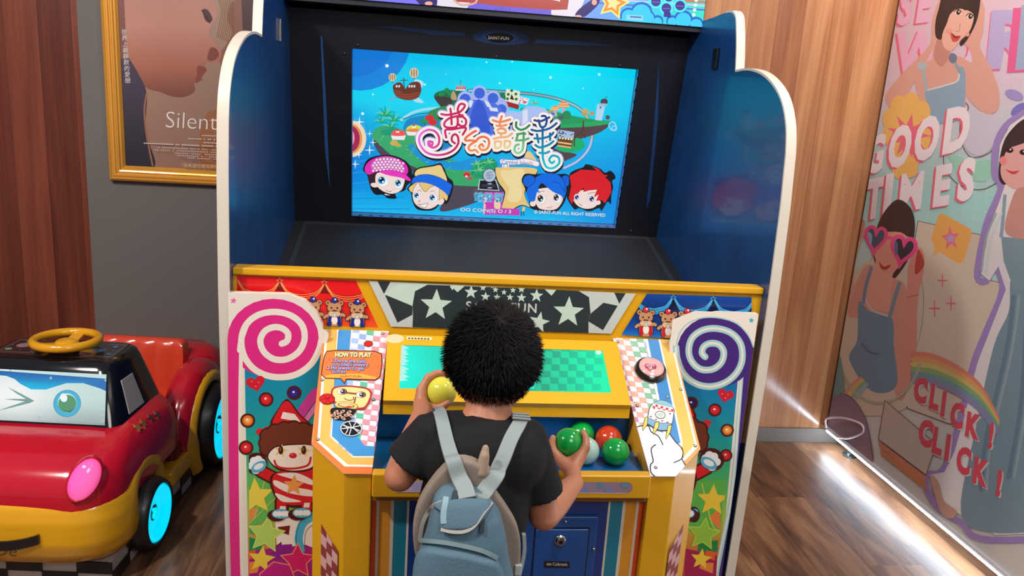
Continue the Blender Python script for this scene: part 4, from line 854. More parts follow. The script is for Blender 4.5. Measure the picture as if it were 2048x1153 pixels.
# blue curtain picture
A.clip = [(1294, 588), (1503, 595), (1503, 690), (1243, 670)]
A.grad([(1230, 580), (1510, 590), (1510, 692), (1230, 676)], lambda u, v: ramp([(0, '104ca8'), (.45, '0c2c6c'), (.8, '1050b0'), (1, '1888d0')], v), 8, 20)
A.T(1000, 540, .2588)
for (x0, x1, y0) in ((1040, 1335, 190), (1345, 1645, 200), (1655, 1960, 212)):
    xm = (x0+x1)/2
    A.poly([(x0, y0+20), (x0+60, y0+90), (xm, y0+110), (x1-60, y0+90), (x1, y0+20), (x1-10, y0+70), (x1-70, y0+130), (xm, y0+160), (x0+50, y0+130)], '2890d0', False)
    for k in (0, 20, 40): A.stroke([(x0+6, y0+20+k*.4), (x0+60, y0+88+k*.9), (xm, y0+112+k), (x1-60, y0+90+k*.9), (x1-6, y0+28+k*.4)], 4, '58c0e8')
    A.poly([(x1-30, y0+120), (x1+4, y0+30), (x1+44, y0+125)], '0c1838')
for x, y in ((1340, 216), (1648, 226)): A.star(x, y, 26, '58c0e8'); A.star(x, y, 17, '0c2c5c')
for x, y in ((1128, 385), (1300, 398), (1448, 396)): bear(x, y, .8, 'c81c2c', 'e02838')
A.T(); A.clip = None
A.build('fascia_print', PR, fb)

# ---------------------------------------------------------------- lollipop boards
def spiral_band(A, cx, cy, rx, ry, a0, a1, r0, r1, w, col, sgn=1, n=90):
    P = []
    for i in range(n+1):
        t = i/n; a = math.radians(a0+(a1-a0)*t)*sgn; r = r0+(r1-r0)*t; P.append((cx+rx*r*math.cos(a), cy+ry*r*math.sin(a)))
    A.stroke(P, w, col, sm=False)
BY = 1.757
A = Art((0, BY, .7), (0, -1, 0), step=2e-5)
edge = [(456, 586), (575, 589), (610, 602), (634, 627), (645, 652), (648, 690)]
bl = Vector((IL-.0, BY, .0)); pb = toc(Vector((-.205, BY, .002))); pa = toc(Vector((-.411, BY, .002)))
pm = toc(Vector((-.205, BY, .85)))
outl = edge[:5]+[(pm[0], pm[1]), pb, pa]
A.slab(outl, .018, 'e6dfd4')
A.grad([(488, 660), (652, 660), (650, 1330), (500, 1330)], lambda u, v: ramp([(0, '0c70a0'), (.15, '0c8cb0'), (.30, '0fa0a0'), (.42, '4cb46c'), (.55, 'a8c850'), (.7, 'd87040'), (.85, 'c81c70'), (1, 'a01c80')], v), 2, 24)
A.T(430, 520, .5492)
pk = 'dc2c84'; wh = 'ece4d8'
A.poly([(115, 250), (390, 250), (390, 330), (300, 425), (220, 432), (150, 400), (105, 330)], wh, True)
A.ell(212, 286, 166, 144, pk)
A.poly([(46, 290), (95, 300), (93, 1900), (75, 1900), (52, 900)], pk)
# white channel between stem and disc, then the white spiral
A.stroke([(95, 320), (92, 600), (98, 1100), (104, 1160)], 14, wh); A.stroke([(104, 1150), (108, 1500)], 14, wh)
W2 = [(243, 306), (262, 296), (266, 270), (245, 250), (212, 246), (180, 262), (165, 296), (178, 335), (215, 362), (262, 362), (305, 335), (326, 290), (318, 240), (280, 205), (222, 190), (160, 200), (115, 235), (96, 290), (106, 350), (140, 396), (190, 422), (245, 428), (300, 416), (350, 380), (378, 330), (388, 290)]
A.stroke(W2, 23, wh); A.stroke([(90, 330), (96, 290), (115, 235)], 20, wh)
A.star(67, 149, 13, 'e86aa8', 8)
def hrt(x, y, w_, h, rot, col, spots=True):
    P = []
    for i in range(36):
        t = 2*PI*i/36; u = math.sin(t)**3*w_; v = -(13*math.cos(t)-5*math.cos(2*t)-2*math.cos(3*t)-math.cos(4*t))/16*h; r = math.radians(rot); P.append((x+u*math.cos(r)-v*math.sin(r), y+u*math.sin(r)+v*math.cos(r)))
    A.poly(P, col)
    if spots:
        for k, l in ((-.4, -.2), (.3, -.1), (0, .35)): A.ell(x+w_*k, y+h*l, 3, 2.5, 'f08080')
hrt(148, 450, 35, 32, -12, 'd01c34'); 
def gum(x, y, c, c2, r=27):
    A.ell(x, y, r, r*.98, '4c1c1c'); A.ell(x, y, r*.72, r*.7, c); A.ell(x, y, r*.42, r*.4, c2); A.ell(x-2, y-3, 4, 3.5, 'f8f0f0')
gum(186, 509, 'd41c28', 'e83038'); gum(288, 485, '2c1c78', '3a2a90'); gum(119, 586, 'e87828', 'f4b058'); gum(113, 685, 'd41c28', 'e83038')
def clown(A, mir=1, ox=0, oy=0, sc=1):
    """generic clown, drawn in its own units"""
    def P(l): return [(ox+mir*(x)*sc, oy+y*sc) for x, y in l]
    po = lambda l, c, sm=True, **k: A.poly(P(l), c, sm, **k)
    el = lambda x, y, rx, ry, c, rot=0: A.ell(ox+mir*x*sc, oy+y*sc, rx*sc, ry*sc, c, rot*mir)
    st = lambda l, w_, c, **k: A.stroke(P(l), w_*sc, c, **k)
    ol = '4a1414'
    st([(560, 20), (480, 130), (440, 210)], 60, 'c83c9c'); st([(570, 90), (500, 190)], 30, 'e07cc0')
    for cc, g in ((ol, 12), (None, 0)):
        po([(300-g, 225), (340-g*.5, 110), (375, 72-g), (405, 85-g), (450+g, 150), (510+g, 225)], cc or 'd41c28')
    po([(345, 178), (358, 138), (430, 150), (468, 200)], 'f2e8e0', False)
    hrt(ox+mir*245*sc if False else (ox+mir*240*sc-A.ox*0), oy+262*sc, 48*sc, 40*sc, -15, 'd02838', False)
    for g, cc in ((10, ol), (0, '6e3424')):
        for (x, y, r) in ((250, 330, 36), (262, 285, 40), (310, 262, 44), (365, 245, 42), (425, 240, 42), (485, 250, 42), (540, 265, 42), (255, 370, 34), (285, 390, 24)): el(x, y, r+g, r+g, cc)
        po([(260, 300), (540, 260), (540, 340), (330, 350), (280, 400)], cc)
    # arm and glove, body
    for g, cc in ((11, ol), (0, 'd41c28')): st([(215, 500), (270, 530), (330, 560)], 62+g*2, cc)
    for g, cc in ((14, ol), (0, 'd41c28')): po([(310-g, 520), (560+g, 500), (580+g, 640), (530, 700+g), (400, 712+g), (320-g, 660)], cc); st([(350, 690), (350, 740)], 60+g*2, cc); st([(500, 680), (505, 730)], 60+g*2, cc)
    for l in ([(330, 520), (440, 515), (540, 560), (540, 590), (440, 560), (340, 530)], [(308, 560), (420, 600), (540, 625), (540, 660), (400, 640), (310, 595)], [(310, 640), (400, 670), (470, 690), (430, 696), (350, 690)], [(340, 720), (375, 722), (375, 742), (338, 740)], [(490, 700), (525, 700), (520, 730), (485, 728)]): po(l, 'f0e8e0', len(l) > 4)
    po([(262, 400), (310, 350), (420, 335), (545, 345), (560, 440), (530, 495), (420, 512), (320, 490), (270, 440)], ol); po([(270, 402), (315, 358), (420, 343), (545, 352), (552, 440), (525, 485), (420, 500), (325, 480), (278, 440)], 'f4ece2')
    for x in (345, 487): A.star(ox+mir*x*sc, oy+378*sc, 44*sc, 'f0c878', 12); el(x, 374, 15, 27, '3c1c18'); el(x-3, 368, 5, 12, '8c6050')
    el(420, 408, 24, 17, 'd41c28', 0); el(415, 403, 7, 4, 'f08888')
    st([(305, 440), (330, 478), (420, 488), (510, 468), (530, 420)], 13, 'd41c28')
    A.star(ox+mir*425*sc, oy+592*sc, 68*sc, 'eca050', 4, .45)
    for g, cc in ((14, ol), (0, '5cb8dc')):
        el(190, 455, 58+g, 50+g, cc, -25) if cc == ol else None
    for (x, y) in ((165, 470), (180, 440), (205, 432), (225, 450), (215, 480), (190, 498)): el(x, y, 26, 24, 'e8f0f4')
    po([(165, 480), (195, 450), (240, 440), (256, 462), (235, 500), (190, 515), (165, 505)], '5cb0d4'); el(208, 475, 32, 17, 'e8f4f8', -25)
    for (x, y, w_) in ((345, 768, 56), (475, 762, 58)):
        el(x-26, y+10, w_+2, 36, ol); el(x, y, w_, 30, '5cb8dc'); [el(x+d, y, 17, 17, 'f2f6f8') for d in (-32, -8, 18, 36)]
A.T(450, 780, .3236); 
A.clip = [(496, 600), (655, 600), (655, 1330), (500, 1330)]
# lower fantasy shapes first
A.poly([(112, 560), (300, 560), (300, 800), (112, 860)], '60b858'); A.poly([(112, 720), (210, 740), (190, 780), (118, 850)], 'e88c4c')
for l, c in (([(310, 800), (550, 770), (550, 1000), (320, 980)], 'f0e8e0'), ([(325, 850), (403, 840), (395, 900), (340, 880)], '701c1c'), ([(285, 985), (350, 940), (350, 1000)], '701c1c'), ([(118, 900), (200, 930), (245, 1000), (118, 1000)], '109050'), ([(112, 870), (180, 840), (180, 900)], '48a850'), ([(112, 1000), (500, 960), (600, 1000), (600, 1700), (112, 1700)], 'a81c80'), ([(112, 1010), (190, 990), (185, 1040), (118, 1060)], 'e85c2c'), ([(118, 1070), (220, 1060), (200, 1130), (118, 1145)], 'e88840'), ([(285, 1010), (330, 960), (415, 955), (408, 1025), (285, 1062)], '8c1c8c')): A.poly(l, c)
A.stroke([(540, 785), (480, 830), (455, 920), (470, 990)], 50, '46b4d8'); A.stroke([(505, 780), (455, 840), (440, 930), (452, 990)], 3, '2c3c50'); A.stroke([(550, 830), (500, 880), (492, 990)], 3, '2c3c50')
A.stroke([(245, 560), (180, 800)], 6, 'b8cc60'); A.stroke([(300, 680), (120, 860)], 6, 'b8cc60')
A.star(190, 660, 118, 'ecd850', -4, .45); A.star(255, 895, 118, 'b4d864', 8, .48, line='dce880', lw=5); A.star(225, 1050, 88, 'ecd048', 8, .45)
A.star(450, 1060, 110, 'd81c6c', 0, .5, line='f0a070', lw=6); A.poly([(215, 1140), (300, 1065), (400, 1085), (430, 1160), (420, 1400), (200, 1400)], 'c01c80', line='f0a070', lw=6)
clown(A, 1)
A.T(); A.clip = None
lb = A.build('lollipop_board', PR, am); lb['label'] = 'board with pink lollipop swirl'

A = Art((0, BY, .7), (0, -1, 0), step=2e-5)
def pz(x, z): return toc(Vector((x, BY, z)))
outl = [(1517, 629), (1440, 626), (1390, 633), (1360, 652), (1347, 676), (1342, 690), pz(.632, .75), pz(.632, .002), pz(.826, .002)]
A.slab(outl, .018, 'e6dfd4')
A.clip = [(1517, 629), (1390, 622), (1345, 640), pz(.632, .002), pz(.826, .002)]
A.T(1180, 560, .5141)
A.grad([(330, 300), (583, 300), (480, 1450), (290, 1450)], lambda u, v: ramp([(0, '0c4c90'), (.12, '0c78ac'), (.27, '0c98a0'), (.42, '44b060'), (.55, 'a8c040'), (.68, 'c86038'), (.8, 'a81c58'), (1, '8c1c70')], v), 2, 24)
vi = '46287a'; lt = 'a4d0d0'
A.poly([(300, 100), (700, 100), (640, 300), (560, 400), (420, 400), (300, 330)], wh)
A.poly([(700, 240), (592, 250), (575, 520), (546, 830), (490, 1130), (430, 1500), (560, 1500), (700, 700)], vi)
A.poly([(470, 1500), (486, 1130), (545, 830), (590, 300), (603, 300), (562, 830), (502, 1140), (485, 1500)], lt); A.stroke([(594, 300), (552, 830), (493, 1140), (478, 1500)], 5, wh)
A.ell(490, 280, 152, 140, vi)
W3 = [(448, 300), (436, 285), (442, 262), (466, 248), (500, 252), (520, 280), (512, 320), (478, 348), (430, 348), (396, 318), (384, 275), (398, 226), (440, 196), (495, 190), (550, 208), (586, 250), (592, 310), (572, 360), (530, 398), (470, 416), (410, 404), (364, 366), (340, 310), (334, 262)]
A.stroke(W3, 26, lt); A.stroke(W3, 8, wh)
A.stroke([(330, 250), (342, 200), (380, 160), (440, 140), (510, 142), (580, 165), (625, 215), (645, 260)], 14, wh); A.stroke([(336, 250), (350, 205), (385, 168), (440, 148), (505, 149), (570, 170), (615, 215), (636, 262)], 5, lt)
A.star(628, 158, 12, '30b0c8', 8)
hrt(527, 450, 32, 30, 15, 'c81c34'); gum(486, 507, 'c81c28', 'd83038', 26); gum(534, 586, 'd87828', 'f0a850', 26); gum(529, 684, 'c81c28', 'd83038', 25); gum(395, 480, '241448', '30206a', 26)
A.clip = [(1340, 650), (1475, 650), (1425, 1330), (1330, 1330)]
A.T(1370, 740, .3579)
for l, c in (([(0, 620), (220, 620), (200, 900), (0, 900)], '58b04c'), ([(130, 830), (195, 770), (200, 900), (170, 870)], 'e0803c'), ([(80, 960), (185, 955), (180, 1020), (70, 1020)], '108040'), ([(0, 1000), (180, 1040), (160, 1500), (0, 1500)], 'a01850'), ([(120, 1010), (170, 1020), (165, 1070), (110, 1040)], 'e05c2c'), ([(90, 1080), (160, 1080), (155, 1140), (80, 1110)], 'e0843c')): A.poly(l, c)
A.stroke([(95, 640), (150, 860), (190, 900)], 6, 'c0cc50'); A.star(155, 730, 92, 'e8c83c', 4, .45); A.star(105, 920, 92, '8cc040', 8, .48, line='b8d850', lw=5); A.star(90, 1060, 62, 'e8c83c', 8, .45)
A.ell(50, 810, 34, 44, '141c38'); A.ell(56, 806, 22, 30, '3c90c8'); A.ell(62, 800, 10, 16, 'e8f4f8')
clown(A, -1, 335, 60, .97)
A.T(); A.clip = None
rb = A.build('lollipop_board', PR, am); rb['label'] = 'board with purple lollipop swirl'

# ---------------------------------------------------------------- counter bodies left and right
DZ = lambda y: .873+(y-1.80)*(.189/.35)       # deck plane
Dn = Vector((0, -.189, .35)).normalized(); D0 = Vector((0, 1.80, .873))
for sgn in (-1, 1):
    X = lambda d: XC+sgn*d
    pl = [(X(.42), 1.80), (X(.406), 1.512), (X(.338), 1.452), (X(.284), 1.452), (X(.284), 1.80)]
    m = MB(); n = len(pl)
    m.add([(x, y, 0) for x, y in pl]+[(x, y, DZ(y)-.0035) for x, y in pl], [list(range(n)), list(range(n, 2*n))]+[[i, (i+1) % n, n+(i+1) % n, n+i] for i in range(n)])
    hb = m.build('counter_leg', yel, am, bevel=.0025)
    # checker flash on the chamfer
    c0_, c1_ = Vector((X(.406), 1.512, 0)), Vector((X(.338), 1.452, 0)); t = (c1_-c0_).normalized(); nn = Vector((t.y, -t.x, 0)); nn = nn if nn.y < 0 else -nn
    C_ = Art(c0_+Vector((0, 0, .3))+nn*.0003, nn)
    px_ = lambda u, z: toc(c0_+t*u+Vector((0, 0, z))+nn*.0004)
    L_ = (c1_-c0_).length
    C_.clip = [px_(L_*.30, .548), px_(L_*.84, .505), px_(L_*.84, 0.0), px_(L_*.30, 0.0)]
    for i in range(3):
        for j in range(26):
            u0 = L_*(.30+.18*i); z0 = .552-j*.0245-i*.012
            C_.poly([px_(u0, z0), px_(u0+L_*.18, z0-.008), px_(u0+L_*.18, z0-.0325), px_(u0, z0-.0245)], 'd8a8a8' if (i+j) % 2 else '8c3a3c')
    C_.clip = None; C_.build('checker_flash', PR, hb)
# printed deck plates
def stripes(A, pts_out, insets, cols):
    pass
def checks(A, x0, y0, dx, dy, nx, ny, cols, bg, skew):
    for i in range(nx):
        for j in range(ny):
            if (i+j) % 2:
                continue
            c = cols[i % len(cols)]
            if c: 
                xx = x0+i*dx+j*skew[0]; yy = y0+j*dy+i*skew[1]
                A.poly([(xx, yy), (xx+dx, yy+skew[1]), (xx+dx+skew[0], yy+dy+skew[1]), (xx+skew[0], yy+dy)], c)
A = Art(D0, Dn, step=2e-5); toD = lambda x, y: toc(Vector((x, y, DZ(y))))
wl = [toD(XC-.42, 1.799), toD(XC-.27, 1.799), toD(XC-.284, 1.449), toD(XC-.338, 1.449), toD(XC-.409, 1.511)]
A.slab(wl, .003, 'ece8e4'); A.clip = wl
A.T(620, 650, .2603)
A.poly([(-20, -40), (700, -40), (640, 1200), (-20, 1200)], 'e8e6e6')
checks(A, 330, 20, 54, 40, 6, 32, ['9cb8e0', '8ca8d8', '5cb898', 'e890a0', 'e898a8', 'c060a8'], None, (-5, 8))
A.poly([(-20, -40), (225, -40), (150, 880), (330, 1010), (600, 1010), (600, 1200), (-40, 1200)], 'f0ece8'); A.poly([(225, 0), (318, 0), (280, 440), (320, 800), (420, 930), (500, 935), (500, 1010), (340, 1005), (170, 855), (190, 440)], '4090cc')
A.poly([(140, -20), (212, -20), (190, 400), (150, 860), (330, 1020), (600, 1020), (600, 1080), (290, 1075), (75, 890), (110, 400)], 'ecb45c')
A.poly([(84, -20), (126, -20), (90, 400), (55, 900), (265, 1090), (600, 1095), (600, 1200), (240, 1160), (-30, 940), (40, 400)], 'ee7c3c'); A.poly([(84, -20), (108, -20), (60, 400), (20, 900), (0, 900), (40, 400)], 'f4a060')
A.ell(448, 146, 33, 20, 'c82020', 0, line='7c1818', lw=4)
bub = [(130, 205), (200, 196), (500, 204), (550, 225), (552, 300), (538, 400), (500, 425), (280, 418), (265, 452), (235, 415), (120, 412), (88, 385), (95, 320), (112, 235)]
A.poly(bub, 'e8783c', False, line='3c1c14', lw=7)
A.poly([(110, 392), (200, 378), (400, 378), (520, 405), (500, 418), (120, 405)], 'e8a848')
for i in range(60): A.poly([(x_ := 120+rnd.random()*400, y_ := 220+rnd.random()*160), (x_+8, y_), (x_+4, y_+6)], 'c8502c')
for dx_, c in ((3, '406050'), (0, 'c8dca8')): A.text('HOW TO PLAY', 192+dx_, 246+dx_, 46, c, (1, 0), off=.05, wide=.88)
for i, (s_, x_) in enumerate((('1.Throw the balls', 158), ('to collect jewelry.', 178), ('2.Hit jewels to get', 132), ('scores.', 170))):
    for o_, c in ((.07, '3c3c80'), (.0, 'c8c8e8')): A.text(s_, x_, 288+i*27, 38, c, (1, .02), off=o_, wide=1.0)
A.text('SAINT-FUN', 230, 402, 22, '9c6428', (1, .01), wide=1.5)
# hoop face
A.poly([(165, 500), (200, 475), (290, 466), (420, 480), (470, 510), (474, 550), (440, 630), (400, 652), (300, 640), (200, 615), (165, 560)], 'a8302c', True); A.poly([(178, 505), (210, 485), (290, 478), (415, 492), (455, 515), (460, 550), (430, 615), (395, 636), (300, 630), (210, 600), (178, 560)], 'ecd08c', True)
A.stroke([(245, 520), (390, 535)], 14, '8c4c34', sm=False); A.stroke([(350, 560), (340, 600)], 12, '8c4c34', sm=False)
for x, y in ((246, 514), (392, 538)): A.ell(x, y, 38, 24, '2c1818'); A.ell(x-4, y, 32, 20, 'f0ecec'); A.ell(x+6, y, 20, 17, '4c2430'); A.ell(x, y-4, 7, 5, 'ffffff')
A.stroke([(262, 566), (300, 582), (335, 572), (332, 555)], 5, '3c2418')
A.ell(280, 622, 92, 34, 'b07830', 6); A.ell(278, 620, 84, 28, 'e8cc84', 6); A.ell(278, 620, 66, 19, '8c5030', 6); A.ell(278, 618, 56, 14, 'e0c088', 6); A.ell(300, 630, 20, 6, 'c83c3c')
A.poly([(172, 640), (345, 650), (330, 700), (300, 738), (250, 735), (190, 728), (165, 700)], '1c1814', True)
for x, y in ((200, 670), (250, 668), (300, 672), (225, 690), (280, 695), (205, 715), (255, 718), (315, 700), (180, 695)): A.ell(x, y, 20, 11, 'd8a890', rnd.uniform(-40, 40)); A.ell(x, y, 11, 5, '3c3c40', 20)
A.ell(132, 570, 60, 41, '3c1010'); A.ell(132, 570, 55, 37, 'd01c24'); A.stroke([(80, 575), (130, 568), (185, 560)], 4, '5c1010'); A.stroke([(95, 545), (130, 570), (120, 605)], 4, '5c1010'); A.stroke([(165, 540), (140, 570), (160, 600)], 4, '5c1010')
A.ell(316, 798, 84, 60, 'c4c8cc'); A.ell(316, 798, 76, 53, '14161c'); 
for l in ([(245, 800), (316, 790), (390, 775)], [(300, 748), (316, 790), (300, 850)], [(262, 770), (290, 800), (275, 835)], [(350, 755), (335, 790), (375, 830)], [(255, 775), (330, 795), (380, 815)]): A.stroke(l, 7, 'd0d4d8')
A.stroke([(562, 30), (478, 930)], 0.1, 'ffffff')
A.T(); A.clip = None
dk_l = A.build('deck_plate', PR, am)
A = Art(D0, Dn, step=2e-5)
wr = [toD(XC+.27, 1.799), toD(XC+.42, 1.799), toD(XC+.409, 1.511), toD(XC+.338, 1.449), toD(XC+.284, 1.449)]
A.slab(wr, .003, 'e8e8e8'); A.clip = wr; A.T(1210, 660, .2602)
A.poly([(0, -40), (900, -40), (900, 1200), (0, 1200)], 'e0e0e2')
checks(A, 20, 26, 54, 40, 6, 32, ['c080a8', 'e8a898', 'e8a898', '80b898', '80b898', '98b0d8'], None, (11, 6))
A.poly([(318, 20), (400, 20), (580, 860), (520, 900), (455, 700)], '4488c4'); A.poly([(300, 20), (318, 20), (470, 800), (450, 800)], 'f0ecec')
A.poly([(400, 20), (420, 20), (600, 880), (540, 1000), (520, 960), (580, 870)], 'f0ecec')
A.poly([(412, 20), (488, 20), (700, 880), (620, 990), (580, 960), (598, 870)], 'e8b85c')
A.poly([(488, 20), (512, 20), (715, 900), (610, 1020), (590, 1000), (690, 880)], 'f0ecec')
A.poly([(502, 20), (560, 20), (770, 920), (640, 1080), (600, 1020), (712, 905)], 'ec9c5c'); 
# cloud and rocket
A.poly([(200, 760), (270, 738), (350, 745), (400, 790), (500, 800), (560, 880), (598, 940), (585, 1000), (620, 1060), (560, 1150), (340, 1160), (250, 900)], 'ececf0', False)
A.stroke([(240, 750), (290, 738), (335, 742), (355, 785), (410, 820), (445, 885)], 8, '141418'); A.stroke([(490, 790), (540, 860), (595, 920), (590, 990), (530, 1022)], 8, '141418'); A.stroke([(388, 885), (355, 920), (370, 1010), (350, 1040), (355, 1100), (400, 1140)], 9, '141418'); A.stroke([(590, 990), (630, 1060)], 6, '141418')
A.poly([(330, 670), (345, 600), (380, 560), (430, 543), (490, 560), (528, 610), (530, 640), (500, 760), (420, 775), (325, 720)], 'ece8e4', True, line='20242c', lw=5)
A.poly([(380, 560), (430, 543), (490, 560), (520, 598), (385, 570)], '8cb8c8', True)
for i in range(8): A.poly([(368+i*20, 568+i*6), (388+i*20, 572+i*6), (386+i*20, 590+i*6), (366+i*20, 586+i*6)], 'd03c34' if i % 2 else 'f0ece8'); A.poly([(366+i*20, 586+i*6), (386+i*20, 590+i*6), (384+i*20, 602+i*5), (364+i*20, 598+i*5)], 'f0ece8' if i % 2 else 'd03c34')
A.poly([(330, 675), (420, 715), (510, 720), (500, 772), (420, 775), (325, 722)], '7ca8c8', False, line='20242c', lw=3)
A.ell(425, 655, 38, 27, 'e8e4d8', 10, line='30302c', lw=5); A.ell(425, 655, 24, 17, 'b8ccc8', 10)
for x, y in ((378, 604), (500, 646), (392, 690), (440, 700), (480, 712), (352, 668)): A.ell(x, y, 8, 5, 'a03c4c')
for l in ([(310, 675), (330, 668), (325, 730), (290, 775), (288, 755)], [(385, 715), (415, 705), (412, 750), (372, 805), (368, 790)], [(485, 738), (515, 732), (500, 790), (470, 842), (468, 820)]): A.poly(l, 'e8cc60', False, line='30281c', lw=4)
A.stroke([(468, 545), (480, 520)], 8, '6c7c88'); A.ell(481, 513, 11, 9, 'a8b4bc', line='30302c', lw=3)
A.T(); A.clip = None
A.build('deck_plate', PR, am)
m = MB()
for (x, y) in ((652, 665), (766, 669), (645, 762), (747, 801), (636, 881), (1235, 685), (1338, 687), (1361, 781), (1274, 813), (1390, 894), (1311, 937)):
    c = hit(x, y, D0, Dn); m = MB(); m.ball(c+Dn*.001, (.0042, .0042, .0042), 12, 8); m.build('deck_screw', steel, am, smooth=True)
# big push button
bc = hit(1300, 744, D0, Dn)
m = MB(); m.lathe(bc, Dn, [(.036, 0), (.038, .006), (.035, .013), (.030, .016)], 40); bt_ = m.build('push_button', mat('black_plastic', '0c0c10', .15, coat=.6), am, smooth=True)
m = MB(); m.lathe(bc, Dn, [(.0305, .013), (.029, .0185), (.024, .0225), (.016, .025), (.006, .026), (.0001, .0262)], 40); m.build('button_dome', mat('pink_translucent_dome', 'e0a8a4', .12, coat=1, emit=.05), bt_, smooth=True)
A = Art(bc+Dn*.0266, Dn, step=3e-5); A.clip = None
A.T(1210, 660, .2602)
def hrt2(x, y, w_, h, rot, col, line=None, lw=5):
    P = []
    for i in range(36):
        t = 2*PI*i/36; u = math.sin(t)**3*w_; v = -(13*math.cos(t)-5*math.cos(2*t)-2*math.cos(3*t)-math.cos(4*t))/16*h; r = math.radians(rot); P.append((x+u*math.cos(r)-v*math.sin(r), y+u*math.sin(r)+v*math.cos(r)))
    A.poly(P, col, line=line, lw=lw)
hrt2(350, 285, 46, 30, 8, 'c04468'); hrt2(350, 285, 36, 22, 8, 'd8a8b0'); A.text('HIT ME', 312, 293, 26, '6c1c3c', (1, .06), off=.02)
A.build('button_print', PR, bt_)

# ---------------------------------------------------------------- middle: display window, trough, lip
Wt = .284
dU = Vector((0, .35, .189)).normalized()          # up the slope
T0 = Vector((0, 1.80, .873))
lowY = hit(1000, 799, D0+Dn*.018, Dn).y
def dk(x, y, l): return Vector((x, y, DZ(y)))+Dn*l
oq = [hit(x, y, D0+Dn*.018, Dn) for x, y in ((805, 683), (1202, 697), (1224, 780), (797, 770))]
wx0, wx1 = (oq[0].x+oq[3].x)/2, (oq[1].x+oq[2].x)/2; wyt, wyb = (oq[0].y+oq[1].y)/2, (oq[2].y+oq[3].y)/2
m = MB(); lx, rx = XC-.271, XC+.271; ht = .018
def sl(xa, xb, ya, yb, l0, l1): m.prism([dk(xa, ya, l0), dk(xb, ya, l0), dk(xb, yb, l0), dk(xa, yb, l0)], Dn*(l1-l0))
yT = (hit(778, 662, D0+Dn*ht, Dn).y+hit(1225, 679, D0+Dn*ht, Dn).y)/2
sl(lx, rx, wyt, yT, -.004, ht); sl(lx, rx, lowY, wyb, -.004, ht); sl(lx, wx0, wyb, wyt, -.004, ht); sl(wx1, rx, wyb, wyt, -.004, ht)
c = dk(0, lowY, ht); m.box((lx, lowY-.002, c.z-.034), (rx, lowY+.02, c.z-.006))
m.build('display_hood', yel, am)
A = Art(D0+Dn*.0165, Dn, step=2e-5)
wq = [toc(dk(x, y, .0165)) for x, y in ((wx0-.004, wyt+.004), (wx1+.004, wyt+.004), (wx1+.004, wyb-.004), (wx0-.004, wyb-.004))]
A.slab(wq, .004, '084838')
def gl(u, v):
    e = max(max(0, 1-u*2.6), max(0, (u-.60)*2.9)); return mix('20b48c', '00f6e0' if u < .4 else '00f8b0', .10+.90*min(1, e*(1.15-.35*abs(v-.5))))
A.grad(wq, gl, 30, 8); A.clip = wq
for i in range(11):
    for j in range(7):
        if (i+j) % 2: continue
        x = 1020+i*17-j*1; y = 690+j*13
        f = max(0, 1-abs(x-1095)/100)
        A.poly([(x, y), (x+17, y+.6), (x+18, y+13.6), (x+1, y+13)], lambda p: lin(mix('1ca482', '04dca8', min(1, abs(p[0]-1085)/110))))
for y in (700, 712, 726, 742, 757): A.poly([(798, y-8), (806, y-10), (818, y-3), (808, y), (816, y+4), (797, y+6)], 'b8f4ec')
A.text('3', 1050, 776, 46, '20f0e8', (1, .03), off=.06); A.text('3', 1049, 775, 46, '104858', (1, .03), off=.0)
A.ell(1197, 705, 6, 5, 'd0fff0')
A.clip = None; A.build('display_window', printmat('lit_display', .2, emit=1.0, coat=.5), am)
A = Art(D0+Dn*(ht+.0003), Dn); A.ell(790, 678, 18, 9, 'e8c8a0'); 
for k in range(7): A.poly([(817+k*6, 675), (822+k*6, 675.2), (821+k*6, 678), (816+k*6, 678)], '5c5030')
A.poly([(813, 673), (864, 675), (864, 681), (813, 680)], 'e4d4a0')
for k in range(7): A.poly([(817+k*6.3, 675.5+k*.2), (821+k*6.3, 675.7+k*.2), (820+k*6.3, 678.6+k*.2), (816+k*6.3, 678.4+k*.2)], '5c5030')
A.build('small_sticker', PR, am)
# trough
blu_ = mat('blue_trough_paint', '0c66a6', .35, coat=.2, vary=.12, bscale=6)
TZ = .672; m = MB(); lx2, rx2 = XC-.2838, XC+.2838
m.prism([(lx2, 1.462, TZ), (lx2, 1.645, TZ), (lx2, 1.645, TZ-.014), (lx2, 1.462, TZ-.014)], (rx2-lx2, 0, 0))
zc = dk(0, lowY, ht).z-.034
m.prism([(lx2, 1.645, TZ-.002), (lx2, lowY+.035, zc+.002), (lx2, lowY+.055, zc+.002), (lx2, 1.665, TZ-.002)], (rx2-lx2, 0, 0))
m.build('ball_trough', blu_, am)
m = MB(); m.box((lx2, 1.643, TZ), (rx2, 1.6455, TZ+.002)); m.build('trough_seam', mat('seam_dark', '06223c', .6), am)
m = MB(); m.box((lx2+.0012, 1.436, .638), (rx2-.0012, 1.462, .690)); lip = m.build('trough_lip', yel, am, bevel=.004)
A = Art((0, 1.4357, .66), (0, -1, 0), step=3e-5)
def lp(x, z): return toc(Vector((x, 1.4357, z)))
pts = []
a0, a1 = XC-.245, XC+.245; zc_ = .6635; rr = .0125
for i in range(13): t = -PI/2+PI*i/12; pts.append(lp(a1-rr+rr*math.cos(t), zc_+rr*math.sin(t)))
for i in range(13): t = PI/2+PI*i/12; pts.append(lp(a0+rr+rr*math.cos(t), zc_+rr*math.sin(t)))
A.poly(pts, lambda p: lin(ramp([(0, 'b8b4e4'), (.4, 'bcc0f0'), (.75, '7098c4'), (.88, '6088b4'), (1, '9c7c88')], (p[0]-800)/470)))
A.clip = None
